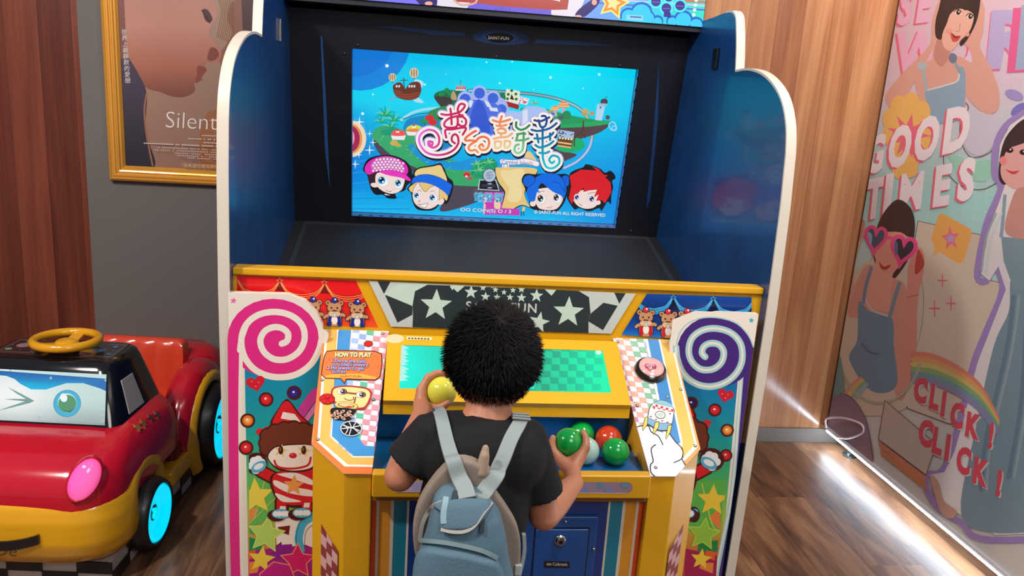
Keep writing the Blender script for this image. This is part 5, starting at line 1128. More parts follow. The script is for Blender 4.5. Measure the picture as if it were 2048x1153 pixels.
for i in range(28):
    x0_ = a0+.012+i*.0168; 
    if i % 3 == 0: A.poly([lp(x0_, zc_+.011), lp(x0_+.014, zc_+.011), lp(x0_+.014, zc_), lp(x0_, zc_)], 'a084cc' if i < 20 else '6a90b0')
    if i % 3 == 1: A.poly([lp(x0_, zc_), lp(x0_+.014, zc_), lp(x0_+.014, zc_-.010), lp(x0_, zc_-.010)], 'd8b8dc' if i < 20 else '7c8cc0')
A.stroke([lp(a0+.012, zc_-.0118), lp(a1-.012, zc_-.0118)], 1.5, 'c8c0d0', sm=False)
A.build('window_slot', PR, lip)
# lower front door with stripes and coin door
LYd = 1.470
A = Art((0, LYd, .4), (0, -1, 0), step=2e-5)
lo = [toc(Vector((x, LYd, z))) for x, z in ((lx2+.001, .637), (rx2-.001, .637), (rx2-.001, .004), (lx2+.001, .004))]
A.slab(lo, .02, '14387c')
def vs(x0, x1, c, sg=-1):
    xa, xb = XC+sg*(.283-x0), XC+sg*(.283-x1); A.poly([toc(Vector((x, LYd, z))) for x, z in ((xa, .637), (xb, .637), (xb, .004), (xa, .004))], c)
for sg in (-1, 1):
    for x0, x1, c in ((0, .0095, 'e05020'), (.0095, .0150, 'd8ccb8'), (.0150, .038, 'dc942c'), (.038, .0445, 'd8ccb8'), (.0445, .071, '107c94'), (.071, .0755, 'd8ccb8')): vs(x0, x1, c, sg)
A.build('lower_door', PR, am)
m = MB(); m.box((lx2+.001, 1.455, .622), (rx2-.001, 1.47, .637)); m.build('door_rail', mat('rail_brown', '8a5c2c', .4), am)
cdz = at(1197, 1040, 'y', 1.46); cdl = at(1048, 1036, 'y', 1.46); cx0, cx1, cz1 = cdl.x-.0, cdz.x, (cdz.z+cdl.z)/2+.004
blp = mat('blue_coin_door_paint', '10488c', .35, coat=.2, bump=.1, bscale=300)
m = MB(); m.box((cx0, 1.459, cz1-.30), (cx1, 1.4695, cz1)); co = m.build('coin_door', blp, am, bevel=.003)
i0, i1, z1_ = at(1069, 1100, 'y', 1.455).x, at(1174, 1100, 'y', 1.455).x, at(1120, 1060, 'y', 1.455).z
m = MB(); m.box((i0-.003, 1.4582, z1_-.25), (i1+.003, 1.4592, z1_+.003)); m.build('door_gap', mat('gap_dark', '041428', .6), co)
m = MB(); m.box((i0, 1.4545, z1_-.247), (i1, 1.459, z1_)); m.build('inner_door', blp, co, bevel=.002)
lc = at(1120, 1081, 'y', 1.453); m = MB(); m.lathe(lc, (0, -1, 0), [(.0125, -.001), (.0125, .003), (.011, .005), (.009, .006), (.008, .010), (.0045, .010), (.0045, .006)], 28, cap=False); m.build('lock', steel, co, smooth=True)
m = MB(); m.lathe(lc, (0, -1, 0), [(.0001, .0065), (.0046, .0065)], 20, cap=False); m.build('keyhole', mat('keyhole_black', '080808', .5), co)
A = Art((0, 1.4535, .5), (0, -1, 0)); pp = [(1089, 1123), (1139, 1125), (1139, 1137), (1088, 1136)]
A.slab(pp, .001, '101010'); A.poly([(1093, 1127), (1103, 1127.5), (1103, 1132), (1093, 1131.6)], '8c8c90'); A.text('Coltronic', 1105, 1132, 9, 'b8b8bc', (1, .03), off=.02, wide=.86); A.build('maker_plate', PR, co)
m = MB()
for (x, y) in ((1131, 1044), (1187, 1099)): 
    c = at(x, y, 'y', 1.4582); m = MB(); m.ball(c, .004, 12, 8); m.build('door_bolt', steel, co, smooth=True)
# ================================================================ the coin-operated kiddie car
CO = Vector((-1.07, 2.5, 0)); CT = math.radians(-4.9)
EX = Vector((math.cos(CT), math.sin(CT), 0)); EY = Vector((-math.sin(CT), math.cos(CT), 0))
def cw(p): return CO+EX*p[0]+EY*p[1]+Vector((0, 0, p[2]))
class CMB(MB):
    """shapes in the car's own frame (-y is its nose)"""
    def add(s, vs, fs): MB.add(s, [cw(v) for v in vs], fs)
car = thing('kiddie_ride_car', 'red and yellow coin-operated ride car with a winking lit windscreen and glowing wheels', 'ride car', tuple(CO))
red = mat('red_gelcoat', 'c4122a', .16, coat=.7); yl2 = mat('yellow_gelcoat', 'e4a614', .18, coat=.6)
blk = mat('black_gloss_shell', '0b0b0f', .12, coat=.7); rub = mat('tyre_rubber', '101012', .42, coat=.15)
def rr_(x0, x1, y0, y1, r, z, n=5):
    """rounded rectangle ring in plan"""
    P = []
    for cx, cy, a in ((x1-r, y1-r, 0), (x0+r, y1-r, 90), (x0+r, y0+r, 180), (x1-r, y0+r, 270)):
        for k in range(n+1): t = math.radians(a+90*k/n); P.append((cx+r*math.cos(t), cy+r*math.sin(t), z))
    return P
# yellow lower nose / bumper
m = CMB()
half = [(.288, -.300), (.288, -.335), (.280, -.368), (.258, -.398), (.222, -.416), (.17, -.424), (.09, -.428), (0, -.430)]
plan = [(-x, y) for x, y in half]+[(x, y) for x, y in half[-2::-1]]
for z, dr, sc_b in ((.128, .040, .955), (.150, .044, .985), (.175, .045, 1), (.20, .045, 1), (.225, .045, .998), (.248, .043, .985)):
    MB.tube(m, [(x*sc_b, y*sc_b, z) for x, y in [tuple(q) for q in spl(plan, False, 3)]], dr, 14)
for sg in (-1, 1):
    PA = [(sg*.278, -.205+.148*math.cos(math.radians(a_)), .138+.148*math.sin(math.radians(a_))*1.06) for a_ in range(172, -16, -11)]
    ra_ = [.050, .056, .056, .053, .049, .045]+[.040]*6+[.036, .034, .031, .028, .026, .024, .022, .02]
    MB.tube(m, PA, ra_[:len(PA)], 14)
bake(m, .0055, 'bumper', yl2, car, 24, .6)
# red bonnet
m = CMB(); rings = []
def hood(z, hw, yf, yb, r): return rr_(-hw, hw, yf, yb, r, z, 8)
for z, hw, yf, yb, r in ((.24, .312, -.45, .13, .12), (.30, .314, -.452, .13, .12), (.34, .308, -.438, .13, .12), (.375, .298, -.40, .128, .12), (.398, .282, -.34, .122, .12), (.412, .262, -.27, .112, .11), (.418, .235, -.22, .10, .10)):
    rings.append(hood(z, hw, yf, yb, r))
m.loft(rings); bon = m.build('bonnet', red, car, smooth=True, deg=60)
# yellow wheel arch flares, red rear fenders, rocker
def arch(cx, cy, cz, R, a0, a1, r, sx=1, n=16):
    return [(cx, cy+R*math.cos(math.radians(a0+(a1-a0)*k/n)), cz+R*math.sin(math.radians(a0+(a1-a0)*k/n))*sx) for k in range(n+1)]
for sg in (-1, 1):
    m = CMB(); P = arch(sg*.288, -.205, .140, .142, 196, -14, 0, 1.05, 20)
    rad = [.062, .060, .058, .055, .052, .049, .046, .044]+[.040]*5+[.036]*4+[.032, .030, .028, .024]
    P = [(p[0]+sg*(.0), p[1], p[2]) for p in P]; MB.tube(m, P, rad, 12); pass
    # rear fender: red shell with yellow lip
    m = CMB(); P = arch(sg*.238, .40, .155, .190, 200, 0, 0, 1.04, 18); MB.tube(m, P, [.05, .055]+[.058]*15+[.05, .045], 14); m.build('rear_fender', red, car, smooth=True, deg=60)
    m = CMB(); P = arch(sg*.283, .395, .160, .182, 214, 0, 0, 1.02, 18); MB.tube(m, P, [.034]*4+[.026]*15, 10); m.build('rear_wheel_arch', yl2, car, smooth=True, deg=60)
    m = CMB(); m.loft([[(sg*(.26), y, z) for y, z in ()] ]) if False else None
    m.box((min(sg*.22, sg*.30), .02, .085), (max(sg*.22, sg*.30), .32, .15)); m.build('rocker_panel', yl2, car, bevel=.02, seg=4)
# red tub and tail
m = CMB(); m.box((-.275, .10, .10), (.275, .30, .20)); m.build('floor_tub', mat('dark_red_tub', '7c1018', .35), car, bevel=.02, seg=3)
m = CMB(); rings = [rr_(-.27, .27, .46, .70, .1, z, 6) for z in (.1, .3)]+[rr_(-.26, .26, .48, .69, .1, .38, 6), rr_(-.22, .22, .52, .66, .07, .405, 6)]
m.loft(rings); m.build('tail', red, car, smooth=True, deg=60)
m = CMB(); m.box((-.26, .28, .12), (.26, .50, .235)); m.build('seat_box', mat('black_tub', '0c0c10', .5), car, bevel=.01)
# seat, orange-red moulded with soft vertical ribs
m = CMB(); n = 40; rings = []; xc_, hwS = .02, .165
def srow(y, z, hw, th, rib=.0):
    P = []
    for i in range(n+1): x = -hw+2*hw*i/n; P.append((xc_+x, y-rib*abs(math.sin(PI*3*(x+hw)/(2*hw)*1.5)), z))
    for i in range(n+1): x = hw-2*hw*i/n; P.append((xc_+x, y+th, z))
    return P
for y, z, hw, th, rb_ in ((.435, .215, .155, .05, 0), (.430, .26, .160, .055, .006), (.438, .33, .163, .055, .008), (.447, .405, .163, .055, .008), (.452, .440, .160, .052, .006), (.458, .456, .152, .042, .002), (.466, .464, .138, .026, 0)): rings.append(srow(y, z, hw, th, rb_))
m.loft(rings); seat = m.build('seat', mat('orange_red_seat_plastic', 'e04a30', .22, coat=.5), car, smooth=True, deg=50)
m = CMB(); rings = [rr_(xc_-.155, xc_+.155, .20, .46, .05, z, 5) for z in (.215, .245)]+[rr_(xc_-.148, xc_+.148, .21, .46, .045, .258, 5)]
m.loft(rings); m.build('seat_cushion', MATS['orange_red_seat_plastic'], seat, smooth=True)
# black cab shell: front slope, roof, sides
bt_f = [(-.235, -.235, .405), (.235, -.235, .405)]
m = CMB()
rings = [rr_(-.252, .252, -.238, .10, .05, .395, 5), rr_(-.248, .248, -.232, .10, .05, .415, 5), rr_(-.222, .222, -.185, .085, .05, .50, 5), rr_(-.205, .205, -.150, .075, .05, .555, 5), rr_(-.198, .198, -.138, .068, .05, .572, 5), rr_(-.185, .185, -.124, .060, .045, .580, 5)]
m.loft(rings); cab = m.build('cab_shell', blk, car, smooth=True, deg=50)
# windscreen light panel on the front slope
f0, f1 = Vector((0, -.2385, .415)), Vector((0, -.1535, .553)); fd = (f1-f0).normalized(); fn = Vector((0, -fd.z, fd.y))
def wsp(x, t, l=.003): v = f0.lerp(f1, t)+fn*l; return cw((x, v.y, v.z))
P0w = wsp(0, 0); nW = EX*fn.x+EY*fn.y+Vector((0, 0, fn.z))
A = Art(P0w, nW, step=4e-5)
ctr = [toc(wsp(x, t)) for x, t in ((-.190, .98), (.188, .98), (.213, .06), (-.215, .06))]
def rnd4(c, r=.06):
    out = []
    for i in range(4):
        a, b, d = Vector(c[i-1]), Vector(c[i]), Vector(c[(i+1) % 4]); p = b.lerp(a, r*160/(b-a).length*.9); q = b.lerp(d, r*160/(b-d).length*.9)
        for k in range(6): t = k/5; out.append(tuple(p*(1-t)**2+b*2*t*(1-t)+q*t*t))
    return out
o4 = rnd4(ctr); A.slab(o4, .004, '20242a')
A.clip = ctr
def wsc(p):
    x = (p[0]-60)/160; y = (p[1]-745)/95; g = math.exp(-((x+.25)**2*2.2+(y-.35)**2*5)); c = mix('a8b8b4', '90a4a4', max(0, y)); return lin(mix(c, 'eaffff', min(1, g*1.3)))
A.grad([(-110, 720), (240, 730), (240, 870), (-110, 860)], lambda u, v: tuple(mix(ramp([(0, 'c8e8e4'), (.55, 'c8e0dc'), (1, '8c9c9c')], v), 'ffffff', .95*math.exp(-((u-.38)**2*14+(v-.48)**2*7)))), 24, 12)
A.T(0, 640, .2082)
A.poly([(-560, 420), (0, 490), (1060, 570), (1045, 700), (960, 660), (800, 610), (640, 610), (540, 640), (440, 672), (300, 670), (200, 620), (140, 570), (60, 540), (-40, 530), (-160, 560), (-560, 700)], lambda p: lin(mix('1c64b0', mix('08c8f0', '2474bc', abs(p[0]-70)/130), (p[1]-748)/22)), False)
A.poly([(70, 645), (180, 700), (280, 752), (330, 780), (290, 800), (170, 830), (0, 872), (-60, 890), (90, 835), (240, 785), (150, 775), (40, 765), (130, 760), (250, 762), (160, 710)], '7ca49c', False)
A.ell(645, 805, 134, 130, '3878a0', -30); A.ell(645, 805, 130, 126, '48b8dc', -30); A.ell(645, 800, 90, 92, 'd8f8f8', -20); A.ell(646, 806, 88, 84, '5c9c74', -20); A.poly([(570, 840), (660, 890), (720, 850), (650, 880)], '38684c', True); A.ell(612, 750, 34, 42, 'f4ffff', -15)
for x, y in ((488, 560), (1015, 582), (372, 940), (986, 958), (100, 486)): A.ell(x, y, 12, 12, 'b8c8c4')
A.T(); A.clip = None
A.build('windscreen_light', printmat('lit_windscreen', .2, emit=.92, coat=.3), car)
# side windows, laid on the cab shell
def bvh1(o, extra=Vector((0, 0, 0))):
    from mathutils.bvhtree import BVHTree
    sft = root_loc(o.parent); return BVHTree.FromPolygons([v.co+sft for v in o.data.vertices], [list(p.vertices) for p in o.data.polygons])
cb_ = bvh1(cab); Pq = []
for (x, y) in ((241, 762), (264, 746), (288, 806), (258, 830)):
    d = ray(x, y).normalized(); h = cb_.ray_cast(CAM, d); Pq.append(h[0] if h[0] is not None else hit(x, y, cw((.235, -.1, .48)), EX*.96+Vector((0, 0, .28))))
nq = (Pq[1]-Pq[0]).cross(Pq[3]-Pq[0]).normalized(); nq = nq if nq.dot(EX) > 0 else -nq
pane = mat('grey_side_pane', 'b4b0a8', .25)
m = MB(); m.prism([p-nq*.004 for p in Pq], nq*.0065); m.build('side_window', pane, cab, bevel=.002)
m = MB(); mir = lambda p: p-EX*(2*(p-CO).dot(EX)); m.prism([mir(p-nq*.004) for p in Pq], mir(CO+nq*.0065)-CO); m.build('side_window', pane, cab, bevel=.002)
# dashboard top sticker
dn = Vector((0, 0, 1)); A = Art(cw((0, 0, .5815)), dn, step=4e-5)
def dp(x, y): return toc(cw((x, y, .5815)))
dq = [dp(-.17, .045), dp(.17, .045), dp(.178, -.105), dp(-.178, -.105)]
A.slab(dq, .003, '241e20'); A.poly([dp(-.165, .04), dp(.165, .04), dp(.172, -.10), dp(-.172, -.10)], '2e2628')
for a, b in ((-.165, -.075), (-.065, .055), (.065, .165)): A.poly([dp(a, .03), dp(b, .03), dp(b, -.085), dp(a, -.085)], '1a181c', line='6c605c', lw=1.2)
A.poly([dp(-.06, -.055), dp(.05, -.055), dp(.05, -.08), dp(-.06, -.08)], '9c7c60')
for x, y, r, c in ((-.125, -.02, .022, 'a08088'), (-.15, -.06, .01, '60b090'), (.105, -.03, .024, '38486c'), (.105, -.03, .012, '30b0e0'), (.14, .01, .007, '3c90f0'), (.075, -.07, .007, 'a080e0'), (-.09, .01, .006, 'c070a0'), (0, .01, .008, '4c3c38'), (-.135, .02, .006, '7080a0'), (.15, -.06, .006, '4080c0')):
    A.poly([dp(x+r*math.cos(t*PI/8), y+r*math.sin(t*PI/8)) for t in range(16)], c)
for k in range(26): x, y = rnd.uniform(-.16, .16), rnd.uniform(-.09, .03); A.poly([dp(x, y), dp(x+.004, y), dp(x+.004, y+.004), dp(x, y+.004)], rnd.choice(['80a0c0', 'c08080', '70c0a0', '907cc0', '504848']))
A.build('dashboard_panel', printmat('dash_ink', .12, coat=.8), car)
# steering wheel
sc_ = cw((0.010, -.03, .609)); sn = (EY*.01+Vector((0, 0, 1))).normalized()
swm = mat('yellow_wheel_plastic', 'e0a010', .2, coat=.6)
u_ = EX.copy(); v_ = sn.cross(u_).normalized()
m = MB(); m.tube([sc_+(u_*math.cos(2*PI*k/48)+v_*math.sin(2*PI*k/48))*.090 for k in range(48)], .0135, 12, closed=True)
sw = m.build('steering_wheel', swm, car, smooth=True, deg=80)
hubc = sc_-sn*.014
m = MB(); m.lathe(hubc-sn*.006, sn, [(.034, 0), (.036, .008), (.030, .018), (.02, .022), (.0001, .023)], 28)
for a in (90, 235, 270, 305):
    t = math.radians(a); d = u_*math.cos(t)+v_*math.sin(t); e = sn.cross(d).normalized(); w0, w1 = (.015, .012) if a != 90 else (.02, .016)
    p0, p1 = hubc+d*.02, sc_+d*.088
    if a != 90: p1 = sc_+d*.088; w0, w1 = .03, .026
    m.add([p0-e*w0+sn*.004, p0+e*w0+sn*.004, p1+e*w1+sn*.004, p1-e*w1+sn*.004, p0-e*w0-sn*.006, p0+e*w0-sn*.006, p1+e*w1-sn*.006, p1-e*w1-sn*.006], [[0, 1, 2, 3], [7, 6, 5, 4], [0, 4, 5, 1], [1, 5, 6, 2], [2, 6, 7, 3], [3, 7, 4, 0]])
m.build('spokes', swm, sw, bevel=.003)
m = MB(); m.lathe(hubc-sn*.040, sn, [(.026, 0), (.028, .004), (.030, .03), (.026, .036)], 28); m.build('column_collar', swm, sw, smooth=True)
m = MB(); m.lathe(hubc-sn*.062, sn, [(.016, 0), (.016, .025)], 20); m.build('column', blk, sw, smooth=True)
# headlights
for sg in (-1, 1):
    if sg > 0: hc = Vector((.243, -.4235, .352))
    else: hc = Vector((-.243, -.4235, .352))
    nl = Vector((sg*.42, -.86, .25)).normalized(); ux = Vector((-nl.y, nl.x, 0)).normalized()*1; uy = nl.cross(ux); uy = uy if uy.z > 0 else -uy
    tl_ = math.radians(sg*-27)
    X_ = ux*math.cos(tl_)+uy*math.sin(tl_); Y_ = uy*math.cos(tl_)-ux*math.sin(tl_)
    m = CMB(); rings = []
    for s_, h in ((1.12, -.012), (1.10, .006), (1.04, .010), (1.0, .008)):
        rings.append([hc+X_*(.036*s_*math.cos(2*PI*k/32))+Y_*(.058*s_*math.sin(2*PI*k/32))+nl*h for k in range(32)])
    m.loft(rings); hr = m.build('headlight_rim', red, bon, smooth=True, deg=70)
    m = CMB(); rings = []
    for s_, h in ((1.0, .007), (.96, .013), (.8, .021), (.55, .027), (.25, .030), (.02, .031)):
        rings.append([hc+X_*(.036*s_*math.cos(2*PI*k/32))+Y_*(.058*s_*math.sin(2*PI*k/32))+nl*h for k in range(32)])
    m.loft(rings)
    gm = MATS.get('lit_pink_lens')
    if not gm:
        gm = mat('lit_pink_lens', 'f02890', .12, coat=.8, emit=.75); nt = gm.node_tree; b = nt.nodes['Principled BSDF']
        lw_ = nt.nodes.new('ShaderNodeLayerWeight'); lw_.inputs[0].default_value = .35; cr = nt.nodes.new('ShaderNodeValToRGB')
        cr.color_ramp.elements[0].color = lin('ff7ab8')+(1,); cr.color_ramp.elements[1].color = lin('e81080')+(1,); nt.links.new(lw_.outputs['Facing'], cr.inputs[0]); nt.links.new(cr.outputs[0], b.inputs['Emission Color'])
    hl = m.build('headlight_lens', gm, bon, smooth=True); hl['label'] = 'glowing pink headlight lens'
# mouth and lettering on the bumper front: small raised black strip following the curve
m = CMB(); P = []
for k in range(15):
    x = -.095+.235*k/14; z = .158+.026*(abs(x-.0225)/.1175)**2
    P.append((x, -.4715, z))
m.prism([p for p in P]+[(p[0], p[1], p[2]+.027) for p in P[::-1]], (0, -.0065, 0)); m.build('smile_decal', mat('black_decal', '15151a', .35, coat=.4), car)
A = Art(cw((0, -.4762, .13)), (-EY*.94+Vector((0, 0, -.0))).normalized(), step=3e-5)
q0_ = toc(cw((-.045, -.4675, .118))); q1_ = toc(cw((.06, -.4675, .118)))
A.text('RiDe', -58, 1107, 31, '5a4620', (q1_[0]-q0_[0], q1_[1]-q0_[1]), off=-.008, wide=1.1) if False else A.text('De', -12, 1112, 34, '4a3c20', (q1_[0]-q0_[0], q1_[1]-q0_[1]), off=-.005, wide=1.12)
A.build('maker_lettering', PR, car)
# gold and grey stars along the bonnet side
bb_ = bvh1(bon)
for i, (x, y) in enumerate(((275, 856), (287, 848), (301, 837), (314, 831))):
    h = bb_.ray_cast(CAM, ray(x, y).normalized())
    if h[0] is None: continue
    c_, nn = h[0], h[1]; nn = nn if nn.dot(CAM-c_) > 0 else -nn
    tx_ = (EY-nn*EY.dot(nn)).normalized(); ty_ = nn.cross(tx_).normalized(); m = MB(); P = []
    for k in range(10): r = .0175 if k % 2 == 0 else .008; t = 2*PI*k/10+.3; P.append(c_+(tx_*math.cos(t)+ty_*math.sin(t))*r+nn*.0022)
    m.prism(P, -nn*.004); m.build('star_decal', mat('gold_foil', '9c7440', .35, .4) if i < 2 else mat('grey_foil', '6c4c44', .35, .4), bon)
# wheels: tyre > lit rim > hub badge
cyan = mat('lit_cyan_rim', '00d4f4', .3, coat=.3, emit=.9)
for sx, cy, r, wd, fx, cz in ((1, -.205, .112, .10, .352, .134), (-1, -.205, .112, .10, .352, .134), (1, .395, .158, .12, .352, .162), (-1, .395, .158, .12, .352, .162)):
    ax = EX*sx; c = cw((sx*(fx-wd), cy, cz)); k = r/.11
    m = MB(); m.lathe(c, ax, [(r*.6, 0), (r*.93, 0), (r*.99, .012), (r, .022), (r, wd*.55), (r*.985, wd*.7), (r*.93, wd*.86), (r*.90, wd*.94), (r*.84, wd), (r*.80, wd*.97), (r*.78, wd*.6)], 56, cap=False)
    ty = m.build('wheel', rub, car, smooth=True, deg=50)
    m = MB(); m.lathe(c, ax, [(r*.79, wd*.5), (r*.79, wd*.9), (r*.75, wd*.97), (r*.64, wd*.84), (r*.54, wd*.74), (r*.36, wd*.74), (r*.30, wd*.78), (r*.26, wd*.78), (.0001, wd*.72)], 48, cap=False)
    rm = m.build('rim', cyan, ty, smooth=True, deg=60); rm['label'] = 'glowing cyan rim'
    m = MB(); m.lathe(c, ax, [(r*.255, wd*.73), (r*.255, wd*.77), (.0001, wd*.77)], 32, cap=False); m.build('hub_badge', mat('hub_black', '0a141a', .3), ty, smooth=True)
    for j, (dx, dz, q) in enumerate(((-.3, .1, .30), (.25, .45, .22), (.1, -.3, .38), (-.05, .3, .2))):
        m = MB(); cc = c+ax*(wd*.775)+EY*(-sx*dx*r*.25)+Vector((0, 0, dz*r*.25)); m.ball(cc, (r*.255*q,)*3, 12, 8); m.build('hub_motif', cyan, ty, smooth=True)
# base plinth with black and white blocks
pw = mat('plinth_white', 'b8aca0', .4, coat=.2); pk_ = mat('plinth_black', '15131a', .4, coat=.2)
m = CMB(); m.mi = []
A_ = []
for sgn, (xa, xb, ya, yb) in enumerate(((-.29, .29, -.40, .42),)):
    m.box((xa+.004, ya+.004, .012), (xb-.004, yb-.004, .085)); pl_ = m.build('base', pw, car)
    m = CMB(); m.box((-.2, -.33, 0), (.2, .35, .014)); m.build('base_feet', pk_, car)
m = CMB(); bx = [-.29+i*.0967 for i in range(7)]
for i in range(6):
    z0 = .05 if i % 2 else .015
    m = CMB(); m.box((bx[i], -.402, z0), (bx[i+1], -.3965, z0+.035)); m.build('checker_block', pk_, pl_)
for i in range(8):
    z0 = .05 if i % 2 else .015; y_ = -.39+i*.1
    m = CMB(); m.box((.2855, y_, z0), (.291, y_+.1, z0+.035)); m.build('checker_block', pk_, pl_)
# ================================================================ balls
def ballthing(label, c, r, m_, group='plastic play balls'):
    mb = MB(); mb.ball((0, 0, 0), r, 40, 24); me = mb.mesh('plastic_ball'); me.materials.append(m_); me.polygons.foreach_set('use_smooth', [True]*len(me.polygons))
    o = bpy.data.objects.new('plastic_ball', me); COL.objects.link(o); o.location = c; return tag(o, label, 'ball', group)
grn = mat('green_plastic', '009a3c', .18, coat=.4); redp = mat('red_plastic', 'b83418', .18, coat=.4); whp = mat('pale_mint_plastic', 'a8ccc4', .2, coat=.4); yep = mat('yellow_plastic', 'dcd84a', .16, coat=.5)
BR = .0298
cY = at(883, 784, 'y', 1.46); cH = at(1137, 886, 'y', 1.470)
ballthing('yellow plastic ball held up in the raised left hand', cY, .0298, yep)
ballthing('green plastic ball gripped by the right hand', cH, .0300, grn)
ballthing('white plastic ball next to the gripping hand', at(1171, 902, 'z', .7018), BR, whp)
ballthing('green plastic ball nearest the front at the right end of the trough', at(1231, 904, 'z', .7018), BR, grn)
ballthing('red plastic ball at the right of the trough', at(1217, 879, 'z', .7018), BR, redp)
ballthing('green plastic ball at the back of the trough behind the white one', at(1163, 869, 'z', .7018), BR*.97, grn)

# ================================================================ the child
ch = thing('person', 'small child with short black hair and black t-shirt, seen from behind, holding two balls', 'person', (.13, 1.22, 0))
skin = mat('skin', 'b97a5c', .48, bump=.05, bscale=120); 
if True:
    b = skin.node_tree.nodes['Principled BSDF']; b.inputs['Subsurface Weight'].default_value = .12; b.inputs['Subsurface Radius'].default_value = (.02, .008, .004); b.inputs['Subsurface Scale'].default_value = .5
P = lambda x, y, Y: at(x, y, 'y', Y)
head = P(984, 722, 1.315); neckb = P(975, 838, 1.262); 
shL, shR = P(868, 868, 1.262), P(1058, 882, 1.262)
elL, elR = P(799, 953, 1.255), P(1088, 1030, 1.27)
wrL = P(846, 826, 1.400); wrR = P(1148, 968, 1.370)
chest = P(965, 905, 1.258); belly = P(945, 1030, 1.255); pelvis = Vector((belly.x-.01, 1.255, .50))
B = MB()
B.ball(head, (.072, .085, .092), 32, 20); B.ball(head+Vector((0, .02, -.045)), (.056, .060, .055), 24, 16)     # skull, jaw
B.cap(head+Vector((-.002, -.022, -.055)), neckb+Vector((0, 0, -.02)), .040, .043)
for sx in (-1, 1):                                                        # ears, cheeks
    R_ = Matrix.Rotation(.3*sx, 3, 'Z'); B.ball(head+Vector((sx*.077, .002, -.016)), (.008, .014, .020), 16, 10, R_)
    B.ball(head+Vector((sx*.032, .065, -.035)), (.026, .022, .022), 16, 10)
B.ball(head+Vector((0, .090, -.022)), (.010, .012, .012), 12, 8); B.ball(head+Vector((0, .083, -.008)), (.007, .010, .018), 12, 8)   # nose
B.ball(head+Vector((0, .078, -.050)), (.017, .008, .006), 14, 8); B.ball(head+Vector((0, .072, -.075)), (.018, .014, .012), 14, 8)
B.cap(chest+Vector((-.035, 0, -.01)), chest+Vector((.035, 0, -.01)), .062, .062); B.cap(chest, belly, .068, .070); B.cap(belly, pelvis, .072, .078)
B.cap(neckb+Vector((0, 0, -.012)), shL+Vector((.012, 0, -.002)), .036, .031); B.cap(neckb+Vector((0, 0, -.012)), shR+Vector((-.012, 0, -.002)), .036, .031)
B.cap(shL, elL, .033, .026); B.cap(shR, elR, .033, .028)
mL = elL.lerp(wrL, .35); mR = elR.lerp(wrR, .35)
B.cap(elL, mL, .027, .027); B.cap(mL, wrL, .027, .0185); B.cap(elR, mR, .029, .028); B.cap(mR, wrR, .028, .0190)
# legs down to the floor
for sx in (-1, 1):
    hip = pelvis+Vector((sx*.045, 0, -.02)); kn = Vector((pelvis.x+sx*.06, 1.265, .275)); an = Vector((pelvis.x+sx*.065, 1.235, .055))
    B.cap(hip, kn, .056, .040); B.cap(kn, kn.lerp(an, .4)+Vector((0, -.012, 0)), .040, .037); B.cap(kn.lerp(an, .4)+Vector((0, -.012, 0)), an, .036, .024)
    B.cap(an+Vector((0, -.01, -.025)), an+Vector((sx*.008, .09, -.030)), .024, .020)
def hand(cb, wrist, r, fingers, thumb, heel):
    """directions are given from the ball's centre in the frame (right, up, towards the viewer's side of the room)"""
    def D(d, lift): v = (RT*d[0]+UP*d[1]+tocam*d[2]).normalized(); return cb+v*(r+lift)
    hl = D(heel, .016)
    B.cap(wrist, hl, .0178, .0165)
    for i, f in enumerate(fingers):
        q = .0088-.0004*i; p = [D(d, l) for d, l in zip(f, (.0105, .0086, .0078, .0070))]
        B.cap(hl, p[0], .0150, .0106)
        B.cap(wrist.lerp(hl, .7), p[0], .0150, .0104)
        for k in range(3): B.cap(p[k], p[k+1], q-.0007*k, q-.0007*(k+1))
        B.ball(p[1], (q*1.04,)*3, 12, 8)
    p = [D(d, l) for d, l in zip(thumb, (.0125, .0095, .0082, .0075))]
    B.cap(wrist.lerp(hl, .55), p[0], .0150, .0120); B.cap(p[0], p[1], .0115, .0092); B.cap(p[1], p[2], .0092, .0084); B.cap(p[2], p[3], .0082, .0070)
tocam = (CAM-cY).normalized()
hand(cY, wrL, .0298, [[(-.85, .10, .25), (-.62, .66, .12), (-.22, .93, -.08), (.16, .95, -.25)], [(-.90, 0, -.10), (-.72, .52, -.35), (-.36, .78, -.52), (.02, .74, -.70)],
    [(-.86, -.20, -.38), (-.74, .20, -.62), (-.45, .42, -.80), (-.12, .40, -.92)], [(-.74, -.44, -.50), (-.66, -.10, -.75), (-.42, .06, -.90), (-.15, .02, -1)]],
    [(-.62, -.72, .40), (-.22, -.80, .60), (.10, -.70, .72), (.30, -.58, .78)], (-.86, -.50, .05))
tocam = (CAM-cH).normalized()
hand(cH, wrR, .0300, [[(.50, -.55, .62), (.84, -.15, .50), (.92, .25, .30), (.78, .55, .15)], [(.58, -.66, .42), (.92, -.30, .25), (1, .10, .05), (.90, .40, -.15)],
    [(.58, -.76, .22), (.90, -.44, 0), (.98, -.08, -.22), (.86, .22, -.42)], [(.46, -.86, .05), (.80, -.58, -.20), (.88, -.26, -.40), (.80, 0, -.60)]],
    [(-.36, -.74, .55), (-.76, -.42, .48), (-.90, -.02, .40), (-.84, .26, .38)], (.10, -.86, .50))
body = bake(B, .0032, 'body', skin, ch, 5, .5)
